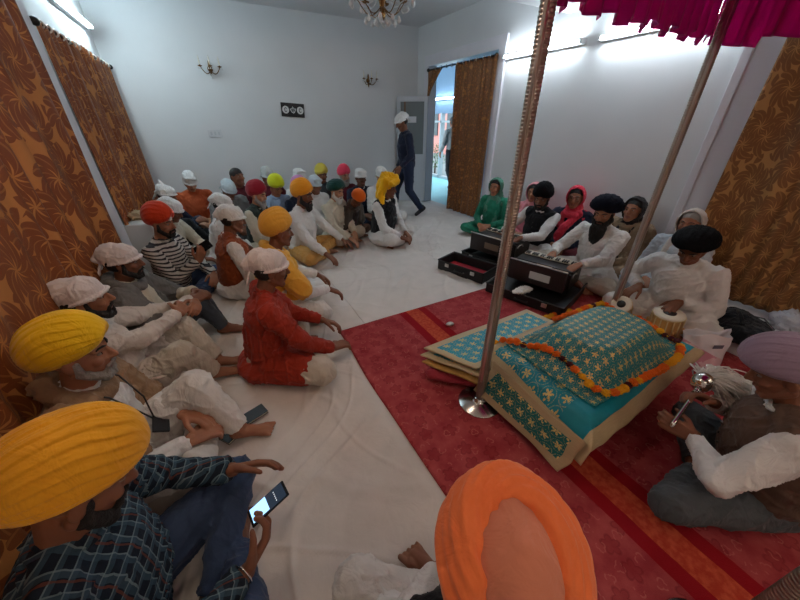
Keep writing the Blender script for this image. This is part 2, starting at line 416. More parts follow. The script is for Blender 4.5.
def person(label, hx, hy, hz, face, gear, skin='a', beard=None, top=None, legs='cross', pants=None, arms='lap', lean=.12, twist=0., side=0.,
           hp=-.15, hyaw=0., hroll=0., vest=None, shawl=None, skirt=True, lod=1, girth=1., ends=(), stand=None, feet='bare', seed=None, key=None,
           drape=None, loc=None, scale=None, legs_xyz=None, collar=None, sleeve=1., group=None, gearkw=None, browc=None, folds_amp=1.):
    seed = (hash_s(label) % 97)*.37 if seed is None else seed
    pz = .125 if stand is None else stand
    T = rotm(-lean, side, twist)      # torso frame, pivot at pelvis
    O = V3(0, 0, pz)
    tp = lambda x, y, z: O+T@V3(x, y, z)
    neck = tp(0, -.005, .475); T2 = rotm(-lean*.6, side*.5, twist)
    Hc = neck+T2@V3(0, .045, .168)+rotm(0, 0, twist)@V3(0, .03*math.sin(-hp) if hp < 0 else 0, -.012*abs(hp))
    R = rotm(0, 0, twist+hyaw)@rotm(hp, hroll, 0)
    S = scale or min(1.14, max(.86, hz/Hc[2])) if stand is None else (scale or 1.)
    rz = math.radians(face-90); Rz = rotm(0, 0, rz)
    off = Rz@(Hc*S)
    base = (hx-off[0], hy-off[1], 0) if loc is None else loc
    root = empty('person', base, rz, label, 'person', group); root.scale = (S, S, S)
    W = lambda p: np.array(base)+Rz@(p*S)
    inv = lambda p: (Rz.T@(np.array(p, float)-np.array(base)))/S
    g = girth
    # joints
    sh = {1: tp(.178*g**.5, -.005, .425), -1: tp(-.178*g**.5, -.005, .425)}
    L = legs_xyz or LEGS[legs]
    lg = {1: [V3(*p) for p in L[0]], -1: [V3(*p) for p in L[1]]}
    hip = {s: V3(s*.09, .01, pz-.01) for s in (1, -1)}
    A = ARMS[arms] if isinstance(arms, str) else arms
    arm = {}
    for s, a in ((1, A[0]), (-1, A[1])):
        w = inv(a['world']) if 'world' in a else V3(*a['w'])
        if 'rel' in a: w = tp(*a['rel'])
        e, w = ik(sh[s], w, V3(*a.get('hint', (s*.8, -.5, -.6))), .295, .255)
        d = V3(*a['d']) if 'd' in a else (w-e)
        if 'dw' in a: d = Rz.T@V3(*a['dw'])
        n_ = V3(*a.get('n', (0, -.2, -1)))
        if 'nw' in a: n_ = Rz.T@V3(*a['nw'])
        arm[s] = (e, w, d/np.linalg.norm(d), n_, a.get('curl', .45))
        if key: HW[key+('R' if s > 0 else 'L')] = W(w+d/np.linalg.norm(d)*.07)
    bare_feet = feet
    # ---------------- body
    m = MB()
    m.ell(O, (.155*g, .115*g, .11), n=18); m.caps(tp(0, .005, .06), tp(0, .012, .25), .118*g, .122*g, sq=((1, 0, 0), 1.2), n=16)
    m.ell(tp(0, .005, .33), (.158*g, .112*g, .15), T, n=18); m.caps(tp(-.14*g, -.005, .425), tp(.14*g, -.005, .425), .052)
    for s in (1, -1): m.caps(tp(s*.12, -.01, .44), tp(s*.02, -.012, .50), .042, .042)
    m.caps(tp(0, -.01, .42), Hc+R@V3(0, -.018, -.05), .058, .052)
    head(m, Hc, R, lod)
    for s in (1, -1):
        e, w, d, n_, cu = arm[s]
        m.caps(sh[s], e, .05*g, .040); m.caps(e, w, .041, .026); hand(m, w, d, n_, s, cu, 1.04, lod=lod)
        kn, an, to = lg[s]
        m.caps(hip[s], kn, .085*g, .058); m.caps(kn, an, .056, .036)
        if bare_feet != 'shoe': foot(m, an, to, 1., lod, up=V3(0, 0, 1) if abs((to-an)[2]) < .1 else V3(0, 1, 0))
    vs = {1: .0075, 2: .0058, 3: .0044}[lod]
    me = vox(m, vs, 2)
    body = link('body', me, [SKIN[skin], LIP], root)
    co = np.zeros(len(me.vertices)*3); me.vertices.foreach_get('co', co); co = co.reshape(-1, 3)
    lp = (co-Hc)@R
    isl = (np.abs(lp[:, 0]) < .026) & (lp[:, 1] > .082) & (lp[:, 2] < -.050) & (lp[:, 2] > -.074)
    fc = np.zeros(len(me.polygons), int)
    nl = len(me.loops); li = np.zeros(nl, int); me.loops.foreach_get('vertex_index', li)
    ls = np.zeros(len(me.polygons), int); me.polygons.foreach_get('loop_start', ls)
    fc[isl[li[ls]]] = 1; me.polygons.foreach_set('material_index', fc)
    if hp > -.75: face_bits(root, Hc, R, brow=browc or HAIR)
    cv = {1: .0105, 2: .0085, 3: .0068}[lod]
    fa = .0115*folds_amp
    # ---------------- trousers
    if pants:
        m = MB(); m.ell(O, (.178*g, .140*g, .125), n=18)
        for s in (1, -1):
            kn, an, to = lg[s]; u = (an-kn)/np.linalg.norm(an-kn)
            wide = 1.15 if pants.name.startswith('baggy') else 1.
            m.caps(hip[s]+V3(0, 0, 0), kn, .104*g, .077*wide); m.caps(kn, an-u*.035, .077*wide, .052*wide, flat1=True)
        o_ = link('trousers', vox(m, cv, 3, lambda P: fa*.8*folds(P, seed+2, 8)), pants, root)
    if feet == 'shoe':
        for s in (1, -1):
            m = MB(); kn, an, to = lg[s]; d = (to-an)/np.linalg.norm(to-an)
            m.caps(an-d*.04, an+d*.14, .042, .034); m.caps(an+V3(0, 0, .05), an, .045, .045); m.box(an+d*.05-V3(0, 0, .03), (.07, .2, .02)) if False else None
            link('shoe', vox(m, .008, 2), mat('shoe_black', (22, 22, 26), rough=.4), root)
    # ---------------- upper garment
    def torso(mm, x, zlo=.02, arms_to=1., neck_r=.068, sl=.016):
        mm.ell(tp(0, .005, zlo+.03), (.16*g+x, .122*g+x, .115), T, n=20)
        mm.caps(tp(0, .005, .07), tp(0, .012, .25), .124*g+x, .127*g+x, sq=((1, 0, 0), 1.18), n=18)
        mm.ell(tp(0, .005, .33), (.162*g+x, .116*g+x, .15), T, n=20)
        mm.caps(tp(-.145*g, -.005, .422), tp(.145*g, -.005, .422), .054+x*.8)
        for s in (1, -1): mm.caps(tp(s*.12, -.01, .44), tp(s*.03, -.012, .485), .044+x*.6, .04+x*.6)
        mm.caps(tp(0, -.008, .43), tp(0, -.002, .505), neck_r+x*.4, neck_r-.004+x*.3, flat1=True)
    def dd(P): return fa*np.maximum(folds(P, seed, 8.5)+.15, -.25)
    if top:
        m = MB(); torso(m, .016)
        for s in (1, -1):
            e, w, d, n_, cu = arm[s]; u = (w-e)/np.linalg.norm(w-e)
            m.caps(sh[s], e, .066*g, .056*sleeve); m.caps(e, e+(w-e)*.93, .056*sleeve, .041*sleeve, flat1=True)
        if skirt and stand is None:
            for s in (1, -1):
                kn = lg[s][0]; m.caps(hip[s], hip[s]+(kn-hip[s])*.62, .124*g, .106*g)
            m.caps(V3(0, .08, pz+.01), V3(0, .20, .11), .10, .07, sq=((1, 0, 0), 1.7)); m.ell(V3(0, -.02, .10), (.21*g, .17*g, .10))
        elif skirt:
            for s in (1, -1): m.caps(hip[s], hip[s]+(lg[s][0]-hip[s])*.5, .12, .13)
        so = link('shirt', vox(m, cv, 3, dd), top, root)
        cm = MB(); n_c = tp(0, .0, .505)
        pts = []
        for a in np.linspace(.35, 2*PI-.35, 22):
            p = tp(.064*math.sin(a), .008+.06*math.cos(a), .502-.022*math.cos(a)); pts.append(p)
        cm.tube(pts, .0095, n=8); cm.obj('collar', collar or top, so)
    if vest:
        m = MB(); torso(m, .034, .05, neck_r=.062)
        for s in (1, -1): m.caps(tp(s*.10, -.005, .42), tp(s*.172*g**.5, -.006, .418), .081, .079, flat1=True)
        vo = link('waistcoat', vox(m, cv, 3, lambda P: dd(P)*.95), vest, root)
        for i in range(5):
            b = MB(); b.ell(tp(0, .168*g+.004-abs(i-2)*.003, .14+i*.06), (.007, .005, .007), n=8, m=6); b.obj('button', mat('button_dark', (40, 34, 30), rough=.3), vo)
    if shawl:
        sm, kind = shawl; m = MB()
        m.ell(tp(0, -.035, .28), (.20*g, .125, .20), T, n=20); m.ell(tp(0, -.03, .08), (.225*g, .145, .16), T, n=20)
        m.caps(tp(-.15, -.025, .41), tp(.15, -.025, .41), .088)
        for s in (1, -1):
            e = arm[s][0]; m.caps(sh[s], sh[s]+(e-sh[s])*.85, .094, .085)
            m.caps(tp(s*.12, .03, .46), tp(s*.14, .13, .08), .055, .06, sq=((1, 0, 0), 1.2))
        m.tube([tp(.09*math.sin(a), -.005+.085*math.cos(a), .50-.045*math.cos(a)) for a in np.arange(18)*2*PI/18], .03, closed=True)
        if kind == 'head':
            m.ell(Hc+R@V3(0, -.045, .045), (.105, .105, .105), R); m.caps(Hc+R@V3(0, -.07, .0), tp(0, -.05, .45), .10, .11)
        link('shawl', vox(m, cv, 3, lambda P: dd(P)*1.1+.004+.005*folds(P, seed+9, 6)), sm, root)
    # ---------------- head wear
    gk = gearkw or {}
    kind, gm = gear[0], gear[1]
    if kind in ('turban',):
        nn = {1: (64, 36), 2: (110, 64), 3: (200, 120)}[lod]
        t_ = link('turban', turban_mesh(Hc, R, seed=seed, n=nn[0], m=nn[1], **gk), gm, root)
        if len(gear) > 2:    # under-cloth showing in the notch
            u = MB(); u.ell(Hc+R@V3(0, .062, .062), (.026, .034, .03), R); u.obj('under_turban', gear[2], t_)
    elif kind == 'cap':
        link('head_cloth', cap_mesh(Hc, R, gear[2] if len(gear) > 2 else 0, seed, lod), gm, root)
        h = MB(); h.caps(Hc+R@V3(-.022, -.04, .0), Hc+R@V3(.022, -.04, .0), .062, .062); h.ell(Hc+R@V3(0, -.02, .03), (.079, .095, .075), R)
        link('hair', vox(h, .006, 1), HAIR if beard is None or beard[1] in ('black', 'salt') else HAIRS['grey'], root)
    elif kind == 'hood':
        dr = [(Hc+R@V3(0, -.05, -.06), tp(0, -.03, .44), .085, .12)]
        dr += [(tp(-.02, -.03, .43), tp(.16, -.02, .40), .085, .085), (tp(.02, -.03, .43), tp(-.16, -.02, .40), .085, .085),
               (tp(0, -.06, .40), tp(0, -.08, .18), .12, .10)]
        for s in (1, -1): dr.append((tp(s*.07, .05, .47), tp(s*.08, .12, .30 if s > 0 else .12), .035, .04))
        if drape == 'cross':
            dr.append((tp(-.09, .07, .46), tp(.02, .15, .30), .045, .05)); dr.append((tp(.02, .15, .30), tp(.12, .17, .08), .05, .055))
            dr.append((tp(.07, .08, .44), tp(-.06, .10, .44), .045, .045))
        link('headscarf', hood_mesh(Hc, R, neck, sh, dr, lod, seed, **gk), gm, root)
        h = MB(); h.ell(Hc+R@V3(0, -.016, .050), (.081, .088, .073), R@rotm(.25)); h.caps(Hc+R@V3(0, -.04, -.0), Hc+R@V3(0, -.05, -.05), .065, .05)
        link('hair', vox(h, .006, 1), gear[2] if len(gear) > 2 else HAIR, root)
    elif kind == 'hair':
        h = MB(); h.ell(Hc+R@V3(0, -.018, .045), (.083, .098, .083), R); h.ell(Hc+R@V3(0, -.045, .0), (.078, .065, .07), R)
        link('hair', vox(h, .006, 1), gm, root)
    elif kind == 'arch':
        arch_turban(Hc, R, gm, gear[2], root)
    elif kind == 'loose':
        m = MB(); q = lambda x, y, z: Hc+R@V3(x, y, z)
        m.ell(q(0, -.02, .07), (.112, .125, .095), R@rotm(.2), n=20); m.caps(q(-.05, .05, .13), q(.06, -.05, .15), .055, .05)
        m.caps(q(.085, -.01, .10), q(.12, -.03, -.06), .06, .055); m.caps(q(.12, -.03, -.06), q(.13, .0, -.17), .05, .035)
        m.caps(q(-.02, .10, .10), q(.08, .075, .08), .035, .04); m.caps(q(0, -.09, .02), q(0, -.12, -.12), .08, .06)
        link('turban', vox(m, .0065, 1, lambda P: .014*folds(P-Hc, 2.2, 13)), gm, root)
    if beard: link('beard', beard_mesh(Hc, R, beard[0], lod), HAIRS[beard[1]], root)
    root['_hc'] = 0; del root['_hc']
    return root, dict(Hc=Hc, R=R, tp=tp, arm=arm, W=W, inv=inv, Rz=Rz, S=S, base=base, sh=sh)

def hash_s(s):
    h = 0
    for ch in s: h = (h*31+ord(ch)) & 0xffff
    return h

def arch_turban(Hc, R, gm, inner, root):
    # wrap lying round the front and sides of the head, open over the crown and nape
    n = 90; m = 56; P = np.zeros((n, m, 3))
    for i in range(n):
        t = i/(n-1); a = -2.62+5.24*t            # 0 = front, +-150 deg = behind
        cx, cyy = math.sin(a), math.cos(a)
        c = V3(cx*.079, -.006+cyy*.098, .062+.020*cyy-.035*max(0, -cyy))
        out = V3(cx, cyy, 0); up = V3(0, 0, 1)
        tap = min(1., .35+2.2*math.sin(PI*min(t, 1-t)*1.0+.02)) if min(t, 1-t) < .12 else 1.
        ro, ru = .060*tap, .078*tap
        for j in range(m):
            b = 2*PI*j/m; k = b*5+a*1.5+.5*math.sin(a*2)
            s = (k/(2*PI)) % 1; saw = (s/.8 if s < .8 else (1-s)/.2)-.5
            d = 1+.14*saw+.05*math.sin(k*3.1+a*4)
            P[i, j] = c+(out*math.cos(b)*ro+up*math.sin(b)*ru)*d
    P = P@rotm(.15).T@R.T+Hc
    me = grid_mesh('turban', P, closed_u=True)
    bm = MB(); 
    me2 = me
    o = link('turban', me2, gm, root)
    u = MB(); q = lambda x, y, z: Hc+R@V3(x, y, z)
    u.ell(q(0, -.018, .058), (.088, .112, .098), R, n=28, m=18); u.ell(q(0, -.05, .0), (.084, .082, .085), R, n=24, m=14)
    u.caps(q(0, .02, .13), q(0, -.04, .135), .03, .026)
    link('under_turban', vox(u, .004, 3, lambda X: .0035*folds(X-Hc, 4.1, 9)), inner, o)

ARMS = {
 'lap':  ({'w': (.08, .30, .22), 'd': (-.75, .55, -.25), 'n': (-.1, -.6, -.7), 'curl': .55}, {'w': (-.08, .28, .22), 'd': (.75, .55, -.25), 'n': (.1, -.6, -.7), 'curl': .6}),
 'knees': ({'w': (.27, .32, .26), 'd': (.15, .75, -.75), 'n': (0, -.7, -.7), 'curl': .4}, {'w': (-.27, .32, .26), 'd': (-.15, .75, -.75), 'n': (0, -.7, -.7), 'curl': .4}),
 'hug':  ({'w': (.10, .46, .36), 'd': (-.9, .2, -.1), 'n': (0, -1, 0), 'curl': .5, 'hint': (.9, -.2, -.3)}, {'w': (-.10, .46, .34), 'd': (.9, .2, 0), 'n': (0, -1, 0), 'curl': .5, 'hint': (-.9, -.2, -.3)}),
 'up':   ({'w': (.10, .36, .42), 'd': (-.6, .6, .1), 'n': (0, -.6, -.7), 'curl': .5}, {'w': (-.10, .36, .42), 'd': (.6, .6, .1), 'n': (0, -.6, -.7), 'curl': .5}),
 'phone': ({'w': (.06, .34, .42), 'd': (-.2, .5, .75), 'n': (-.3, -.8, .4), 'curl': .6}, {'w': (-.10, .28, .24), 'd': (.8, .4, -.1), 'n': (0, -.5, -.8), 'curl': .5}),
 'keys': ({'w': (.13, .42, .34), 'd': (-.1, .9, -.35), 'n': (0, -.3, -1), 'curl': .35}, {'w': (-.12, .44, .38), 'd': (.2, .9, -.2), 'n': (.3, -.3, -1), 'curl': .4}),
 'walk': ({'w': (.26, .10, .84), 'd': (-.05, .3, -1), 'n': (-1, .1, 0), 'curl': .35, 'hint': (.3, -1, 0)}, {'w': (-.25, .22, .90), 'd': (.05, .4, -.9), 'n': (1, .1, 0), 'curl': .35, 'hint': (-.3, -1, 0)}),
}

# ------------------------------------------------------------------ setting
XL, XR, YB, YF, ZC = -.97, 4.08, 6.6, -2.3, 3.14
def wallmat(name, rgb):
    m = mat(name, rgb, rough=.75, spec=.3); t = NT(m); v = t.coord()
    n = t.noise(v, 1.3, 4); c = srgb(rgb)
    t.link(t.ramp(n, [(.3, tuple(x*.94 for x in c[:3])+(1,)), (.7, c)]), t.bsdf.inputs['Base Color'])
    t.bump(t.noise(v, 55, 3), .08, .01); return m
WALL = wallmat('wall_paint', (226, 227, 228)); CEIL = wallmat('ceiling_paint', (222, 224, 226)); TRIM = mat('trim_paint', (226, 224, 230), rough=.4, var=.02)
FLOORM = mat('floor_stone', (190, 188, 184), rough=.5, var=.08)
def struct(name, boxes, m, bevel=0):
    b = MB()
    for (x0, x1), (y0, y1), (z0, z1) in boxes: b.box(((x0+x1)/2, (y0+y1)/2, (z0+z1)/2), (x1-x0, y1-y0, z1-z0))
    return tag(b.obj(name, m, smooth=False, bevel=bevel), kind='structure')
struct('floor', [((XL-.2, XR+.15), (YF-.2, YB+.2), (-.12, 0))], FLOORM)
struct('ceiling', [((XL-.2, XR+.15), (3.27, YB+.2), (ZC, ZC+.1)), ((XL-.2, XR+.15), (YF-.2, 3.27), (2.68, ZC+.1))], CEIL)
struct('wall_left', [((XL-.15, XL), (YF-.2, YB+.2), (0, ZC))], WALL)
struct('wall_back', [((XL, XR), (YB, YB+.15), (0, ZC))], WALL)
struct('wall_front', [((XL, XR), (YF-.15, YF), (0, ZC))], WALL)
DY0, DY1, DZ = 4.32, 6.16, 2.5
struct('wall_right', [((XR, XR+.15), (YF-.2, DY0), (0, ZC)), ((XR, XR+.15), (DY1, YB+.2), (0, ZC)), ((XR, XR+.15), (DY0, DY1), (DZ, ZC))], WALL)
struct('trim_1', [((XL, XL+.07), (3.52, 3.93), (0, ZC))], TRIM, .006)
# frame of the doorway
struct('trim_2', [((XR-.035, XR+.16), (DY0-.14, DY0+.006), (0, DZ+.16)), ((XR-.035, XR+.16), (DY1-.006, DY1+.14), (0, DZ+.16)), ((XR-.035, XR+.16), (DY0, DY1), (DZ-.006, DZ+.16))], TRIM, .008)
# moulding beside the window at the right
struct('trim_3', [((XR-.03, XR), (1.19, 1.47), (0, 2.68)), ((XR-.05, XR-.03), (1.40, 1.47), (0, 2.68))], TRIM, .006)
struct('baseboard_back', [((XL, XR), (YB-.02, YB), (0, .1))], TRIM)

# camera
cam = bpy.data.cameras.new('camera'); co = bpy.data.objects.new('camera', cam); COL.objects.link(co)
cam.sensor_fit = 'HORIZONTAL'; cam.sensor_width = 36; cam.lens = 312.3/800*36; cam.clip_start = .02
P_, Y_, RO_ = .521, .505, .004
fw = Vector((math.sin(Y_)*math.cos(P_), math.cos(Y_)*math.cos(P_), -math.sin(P_)))
co.matrix_world = Matrix.Translation((0, 0, 1.6)) @ (fw.to_track_quat('-Z', 'Y').to_matrix().to_4x4()) @ Matrix.Rotation(-RO_, 4, 'Z')
SC.camera = co

# lights: fluorescent tubes on the walls
TUBE = mat('tube_glow', (255, 255, 255), emit=(226, 240, 250), estr=31.)
TUBEHOT = mat('tube_glow_left', (255, 255, 255), emit=(212, 238, 248), estr=44.)
FIX = mat('fixture_white', (225, 228, 230), rough=.35)
def tube_light(y0, y1, x, z, nx, label, m=TUBE):
    r = empty('tube_light', (x, (y0+y1)/2, z), 0, label, 'light', 'fluorescent tubes on the walls'); L = (y1-y0)/2
    b = MB(); b.box((-nx*.035, 0, 0), (.05, 2*L+.06, .055)); b.obj('housing', FIX, r, False, .006)
    b = MB(); b.cyl((nx*.02, -L, 0), (nx*.02, L, 0), .016); b.obj('tube', m, r)
    b = MB()
    for s in (-1, 1): b.box((nx*.012, s*(L+.015), 0), (.05, .03, .045))
    b.obj('end_cap', FIX, r, False, .004)
tube_light(2.98, 4.14, XR-.06, 2.38, -1, 'white tube light on the right wall next to the doorway curtain')
tube_light(1.56, 2.73, XR-.06, 2.37, -1, 'white tube light on the right wall partly behind the magenta canopy')
tube_light(5.02, 6.22, XL+.06, 2.62, 1, 'glaring tube light high on the left wall above the curtain rod', TUBEHOT)
tube_light(4.2, 5.0, XL+.06, 2.78, 1, 'glaring tube light at the top edge above the far left curtain', TUBEHOT)

def fill_tube(x, y, z, ln, label, m):  # unseen tubes added as fill light for the foreground
    r = empty('tube_light', (x, y, z), 0, label, 'light', 'added fill tubes on the near ceiling')
    b = MB(); b.box((0, 0, .03), (ln+.06, .06, .055)); b.obj('housing', FIX, r, False, .006)
    b = MB(); b.cyl((-ln/2, 0, -.02), (ln/2, 0, -.02), .018); b.obj('tube', m, r)
    b = MB()
    for q in (-1, 1): b.box((q*(ln/2+.015), 0, -.01), (.03, .05, .045))
    b.obj('end_cap', FIX, r, False, .004)
FILLW = mat('fill_glow_warm', (255, 255, 255), emit=(255, 232, 208), estr=22.)
fill_tube(.5, -1.2, 2.62, 1.2, 'added fill tube on the low ceiling behind the viewpoint', FILLW)
fill_tube(2.6, -1.4, 2.62, 1.2, 'added fill tube on the low ceiling behind the attendant', FILLW)
fill_tube(.1, 1.5, 2.62, 1.2, 'added fill tube on the low ceiling above the left row of men', FILLW)
# fabrics with woven leaves
def curtain_mat(name, ground, leaf, line, sc):
    m = mat(name, (200, 200, 200), rough=.6, spec=.3, sheen=.3); t = NT(m)
    uv = t.coord('UV', (sc, sc, sc))
    vo = t.add('ShaderNodeTexVoronoi', voronoi_dimensions='2D'); vo.inputs['Scale'].default_value = 1.; vo.inputs['Randomness'].default_value = .8
    t.link(uv, vo.inputs['Vector'])
    sub = t.add('ShaderNodeVectorMath', operation='SUBTRACT'); t.link(uv, sub.inputs[0]); t.link(vo.outputs['Position'], sub.inputs[1])
    se = t.add('ShaderNodeSeparateXYZ'); t.link(sub.outputs[0], se.inputs[0]); sc_ = t.add('ShaderNodeSeparateColor'); t.link(vo.outputs['Color'], sc_.inputs[0])
    th = t.math('ARCTAN2', se.outputs[1], se.outputs[0]); r = vo.outputs['Distance']
    th = t.math('ADD', th, t.math('MULTIPLY', sc_.outputs[0], 6.28)); th = t.math('ADD', th, t.math('MULTIPLY', r, 1.6))
    k = t.math('ABSOLUTE', t.math('COSINE', t.math('MULTIPLY', th, 3.5)))
    wid = t.math('MULTIPLY', t.math('SINE', t.math('MULTIPLY', t.math('MINIMUM', t.math('MULTIPLY', r, 1.45), 1.), PI)), 1.12)
    pet = t.math('GREATER_THAN', k, t.math('SUBTRACT', 1.12, wid))
    v2 = t.add('ShaderNodeTexVoronoi', voronoi_dimensions='2D'); v2.inputs['Scale'].default_value = 1.; v2.inputs['Randomness'].default_value = .9
    mp2 = t.add('ShaderNodeMapping'); mp2.inputs['Scale'].default_value = (1.9, 1.9, 1.9); mp2.inputs['Location'].default_value = (3.3, 7.1, 0); t.link(uv, mp2.inputs[0]); t.link(mp2.outputs[0], v2.inputs['Vector'])
    sb2 = t.add('ShaderNodeVectorMath', operation='SUBTRACT'); t.link(mp2.outputs[0], sb2.inputs[0]); t.link(v2.outputs['Position'], sb2.inputs[1]); s3 = t.add('ShaderNodeSeparateXYZ'); t.link(sb2.outputs[0], s3.inputs[0]); c3 = t.add('ShaderNodeSeparateColor'); t.link(v2.outputs['Color'], c3.inputs[0])
    th2 = t.math('ADD', t.math('ARCTAN2', s3.outputs[1], s3.outputs[0]), t.math('MULTIPLY', c3.outputs[1], 6.28)); r2 = v2.outputs['Distance']
    x2 = t.math('MULTIPLY', r2, t.math('COSINE', th2)); y2 = t.math('MULTIPLY', r2, t.math('SINE', th2))
    lf = t.math('LESS_THAN', t.math('ADD', t.math('ABSOLUTE', t.math('ADD', y2, t.math('MULTIPLY', t.math('MULTIPLY', x2, x2), .5))), t.math('MULTIPLY', t.math('MULTIPLY', x2, x2), 1.25)), .24)
    away = t.math('GREATER_THAN', r, .60); pet = t.math('MAXIMUM', pet, t.math('MULTIPLY', lf, away))
    vein = t.math('GREATER_THAN', k, .988)
    edge = t.math('MULTIPLY', away, 0.)
    col = t.mix(pet, srgb(ground), srgb(leaf)); col = t.mix(t.math('MULTIPLY', vein, t.math('MULTIPLY', pet, .35)), col, srgb(line)); col = t.mix(t.math('MULTIPLY', edge, .5), col, srgb(line))
    n = t.noise(uv, 60, 2); col = t.mix(t.math('MULTIPLY', n, .18), col, srgb(line)); t.link(col, t.bsdf.inputs['Base Color'])
    t.link(t.math('ADD', .72, t.math('MULTIPLY', pet, -.22)), t.bsdf.inputs['Roughness'])
    t.bump(t.math('ADD', t.math('MULTIPLY', pet, .3), t.noise(uv, 220, 1)), .15, .004); return m
CUR = curtain_mat('curtain_brown', (184, 122, 68), (118, 56, 24), (190, 132, 76), 3.9)
CURS = curtain_mat('curtain_brown_fine', (170, 112, 62), (104, 62, 34), (182, 128, 76), 11.)
CURR = curtain_mat('curtain_gold', (178, 128, 76), (120, 76, 40), (190, 140, 84), 4.6)

def curtain(name, p0, p1, z0, z1, n, amp, m, label, squeeze=None, cols=None, seed=0, group=None, irregular=.3, us=1.5):
    p0 = V3(*p0, 0); p1 = V3(*p1, 0); L = np.linalg.norm(p1-p0); d = (p1-p0)/L; nn = V3(-d[1], d[0], 0)
    cols = cols or n*12; rows = 34; P = np.zeros((rows, cols, 3)); U = np.zeros((rows, cols, 2))
    for i in range(rows):
        t = i/(rows-1); z = z0+(z1-z0)*t
        for j in range(cols):
            s = j/(cols-1)
            ph = 2*PI*n*(s+irregular*.12*math.sin(5.3*s*PI+seed)+.012*math.sin(3.1*t+seed+8*s))
            a = amp*(.75+.35*math.sin(7*s+seed))*(1-.35*t)
            off = a*math.sin(ph)+.25*a*math.sin(2.3*ph+t*2)
            s2, o2 = (s, 0) if squeeze is None else squeeze(s, t)
            q = p0+d*L*s2+nn*(off+o2); P[i, j] = (q[0], q[1], z); U[i, j] = (s*L*us, z)
    o = link(name, grid_mesh(name, P, U), m); md = o.modifiers.new('s', 'SOLIDIFY'); md.thickness = .004
    return tag(o, label, 'curtain', group)
def bulge(s, t):   # pushed out near the floor by the people leaning on it
    return s, .05*math.sin(s*9)*max(0, .35-t)
curtain('curtain', (XL+.09, 3.56), (XL+.09, .2), .02, 2.66, 13, .040, CUR, 'large brown leaf-patterned curtain at the left edge behind the seated men', seed=1, group='brown leaf curtains', squeeze=bulge)
curtain('curtain', (XL+.08, 6.5), (XL+.08, 3.97), .02, 2.27, 14, .034, CUR, 'brown leaf-patterned curtain hanging below the bright tube light near the far left corner', seed=4, group='brown leaf curtains')
curtain('curtain', (XR-.05, 4.29), (XR-.05, 5.30), .03, 2.44, 7, .032, CURS, 'brown curtain drawn across the right side of the open doorway', seed=2, group='doorway curtains')
def tied(s, t): k = .10+.90*t**1.3; return 1-(1-s)*k, 0
curtain('curtain', (XR-.04, 5.66), (XR-.04, 6.14), 2.02, 2.44, 5, .022, CURS, 'short gathered end of brown curtain at the top left of the doorway', seed=3, squeeze=tied, group='doorway curtains')
curtain('curtain', (XR-.12, -1.6), (XR-.12, 1.20), .13, 2.66, 15, .042, CURR, 'gold brown leaf curtain at the right edge beside the white moulding', seed=6, irregular=.6)
METAL = mat('steel', (200, 196, 190), rough=.28, metal=1.); DARKM = mat('dark_metal', (52, 48, 46), rough=.35, metal=.8); BRASS = mat('brass', (120, 88, 52), rough=.3, metal=1.)
def rod(x, y0, y1, z, label):
    r = empty('curtain_rod', (x, (y0+y1)/2, z), 0, label, 'curtain rod', 'curtain rods'); L = (y1-y0)/2
    b = MB(); b.cyl((0, -L, 0), (0, L, 0), .012); b.obj('rail', DARKM, r)
    for s in (-1, 1): b = MB(); b.ell((0, s*(L+.02), 0), .03); b.cyl((0, s*L, 0), (0, s*(L+.01), 0), .018); b.obj('finial', DARKM, r)
    k = int(L*2/.16)
    for i in range(k):
        b = MB(); b.tube([(.024*math.cos(a), -L+.08+i*.16, .024*math.sin(a)) for a in np.arange(14)*2*PI/14], .006, 6, True); b.obj('ring', METAL, r)
rod(XL+.08, 3.98, 6.5, 2.25, 'curtain rod with dark ball end below the bright tube light'); rod(XR-.05, 4.36, 6.12, 2.43, 'dark curtain rod across the top of the doorway')

# door leaf swung inwards against the corner
def door_leaf():
    r = empty('door_1', (XR-.04, 6.13, 0), math.atan2(.40, -.50)); r['kind'] = 'structure'
    w = .62; h = 2.02; b = MB()
    for (x0, x1, z0, z1) in ((0, .07, .01, h), (w-.07, w, .01, h), (.07, w-.07, .01, .98), (.07, w-.07, h-.09, h)): b.box(((x0+x1)/2, 0, (z0+z1)/2), (x1-x0, .04, z1-z0))
    b.obj('door_panel', mat('door_white', (196, 200, 206), rough=.4), r, False, .004)
    b = MB(); b.box((w/2, 0, 1.455), (w-.14, .008, .95)); b.obj('pane', mat('door_glass', (176, 188, 190), rough=.12, trans=.55), r, False)
    b = MB(); b.box((w-.16, .012, 1.455), (.03, .012, .95)); b.obj('bar', mat('brown_wood', (110, 84, 60), rough=.5), r, False)
    b = MB(); b.box((w*.5, .012, 1.62), (.17, .004, .11)); b.obj('paper_notice', mat('paper', (222, 226, 230), rough=.8), r, False)
    b = MB(); b.cyl((w-.03, .03, 1.02), (w-.03, .06, 1.02), .012); b.caps((w-.03, .06, 1.02), (w-.13, .06, 1.02), .009); b.obj('door_handle', METAL, r)
door_leaf()

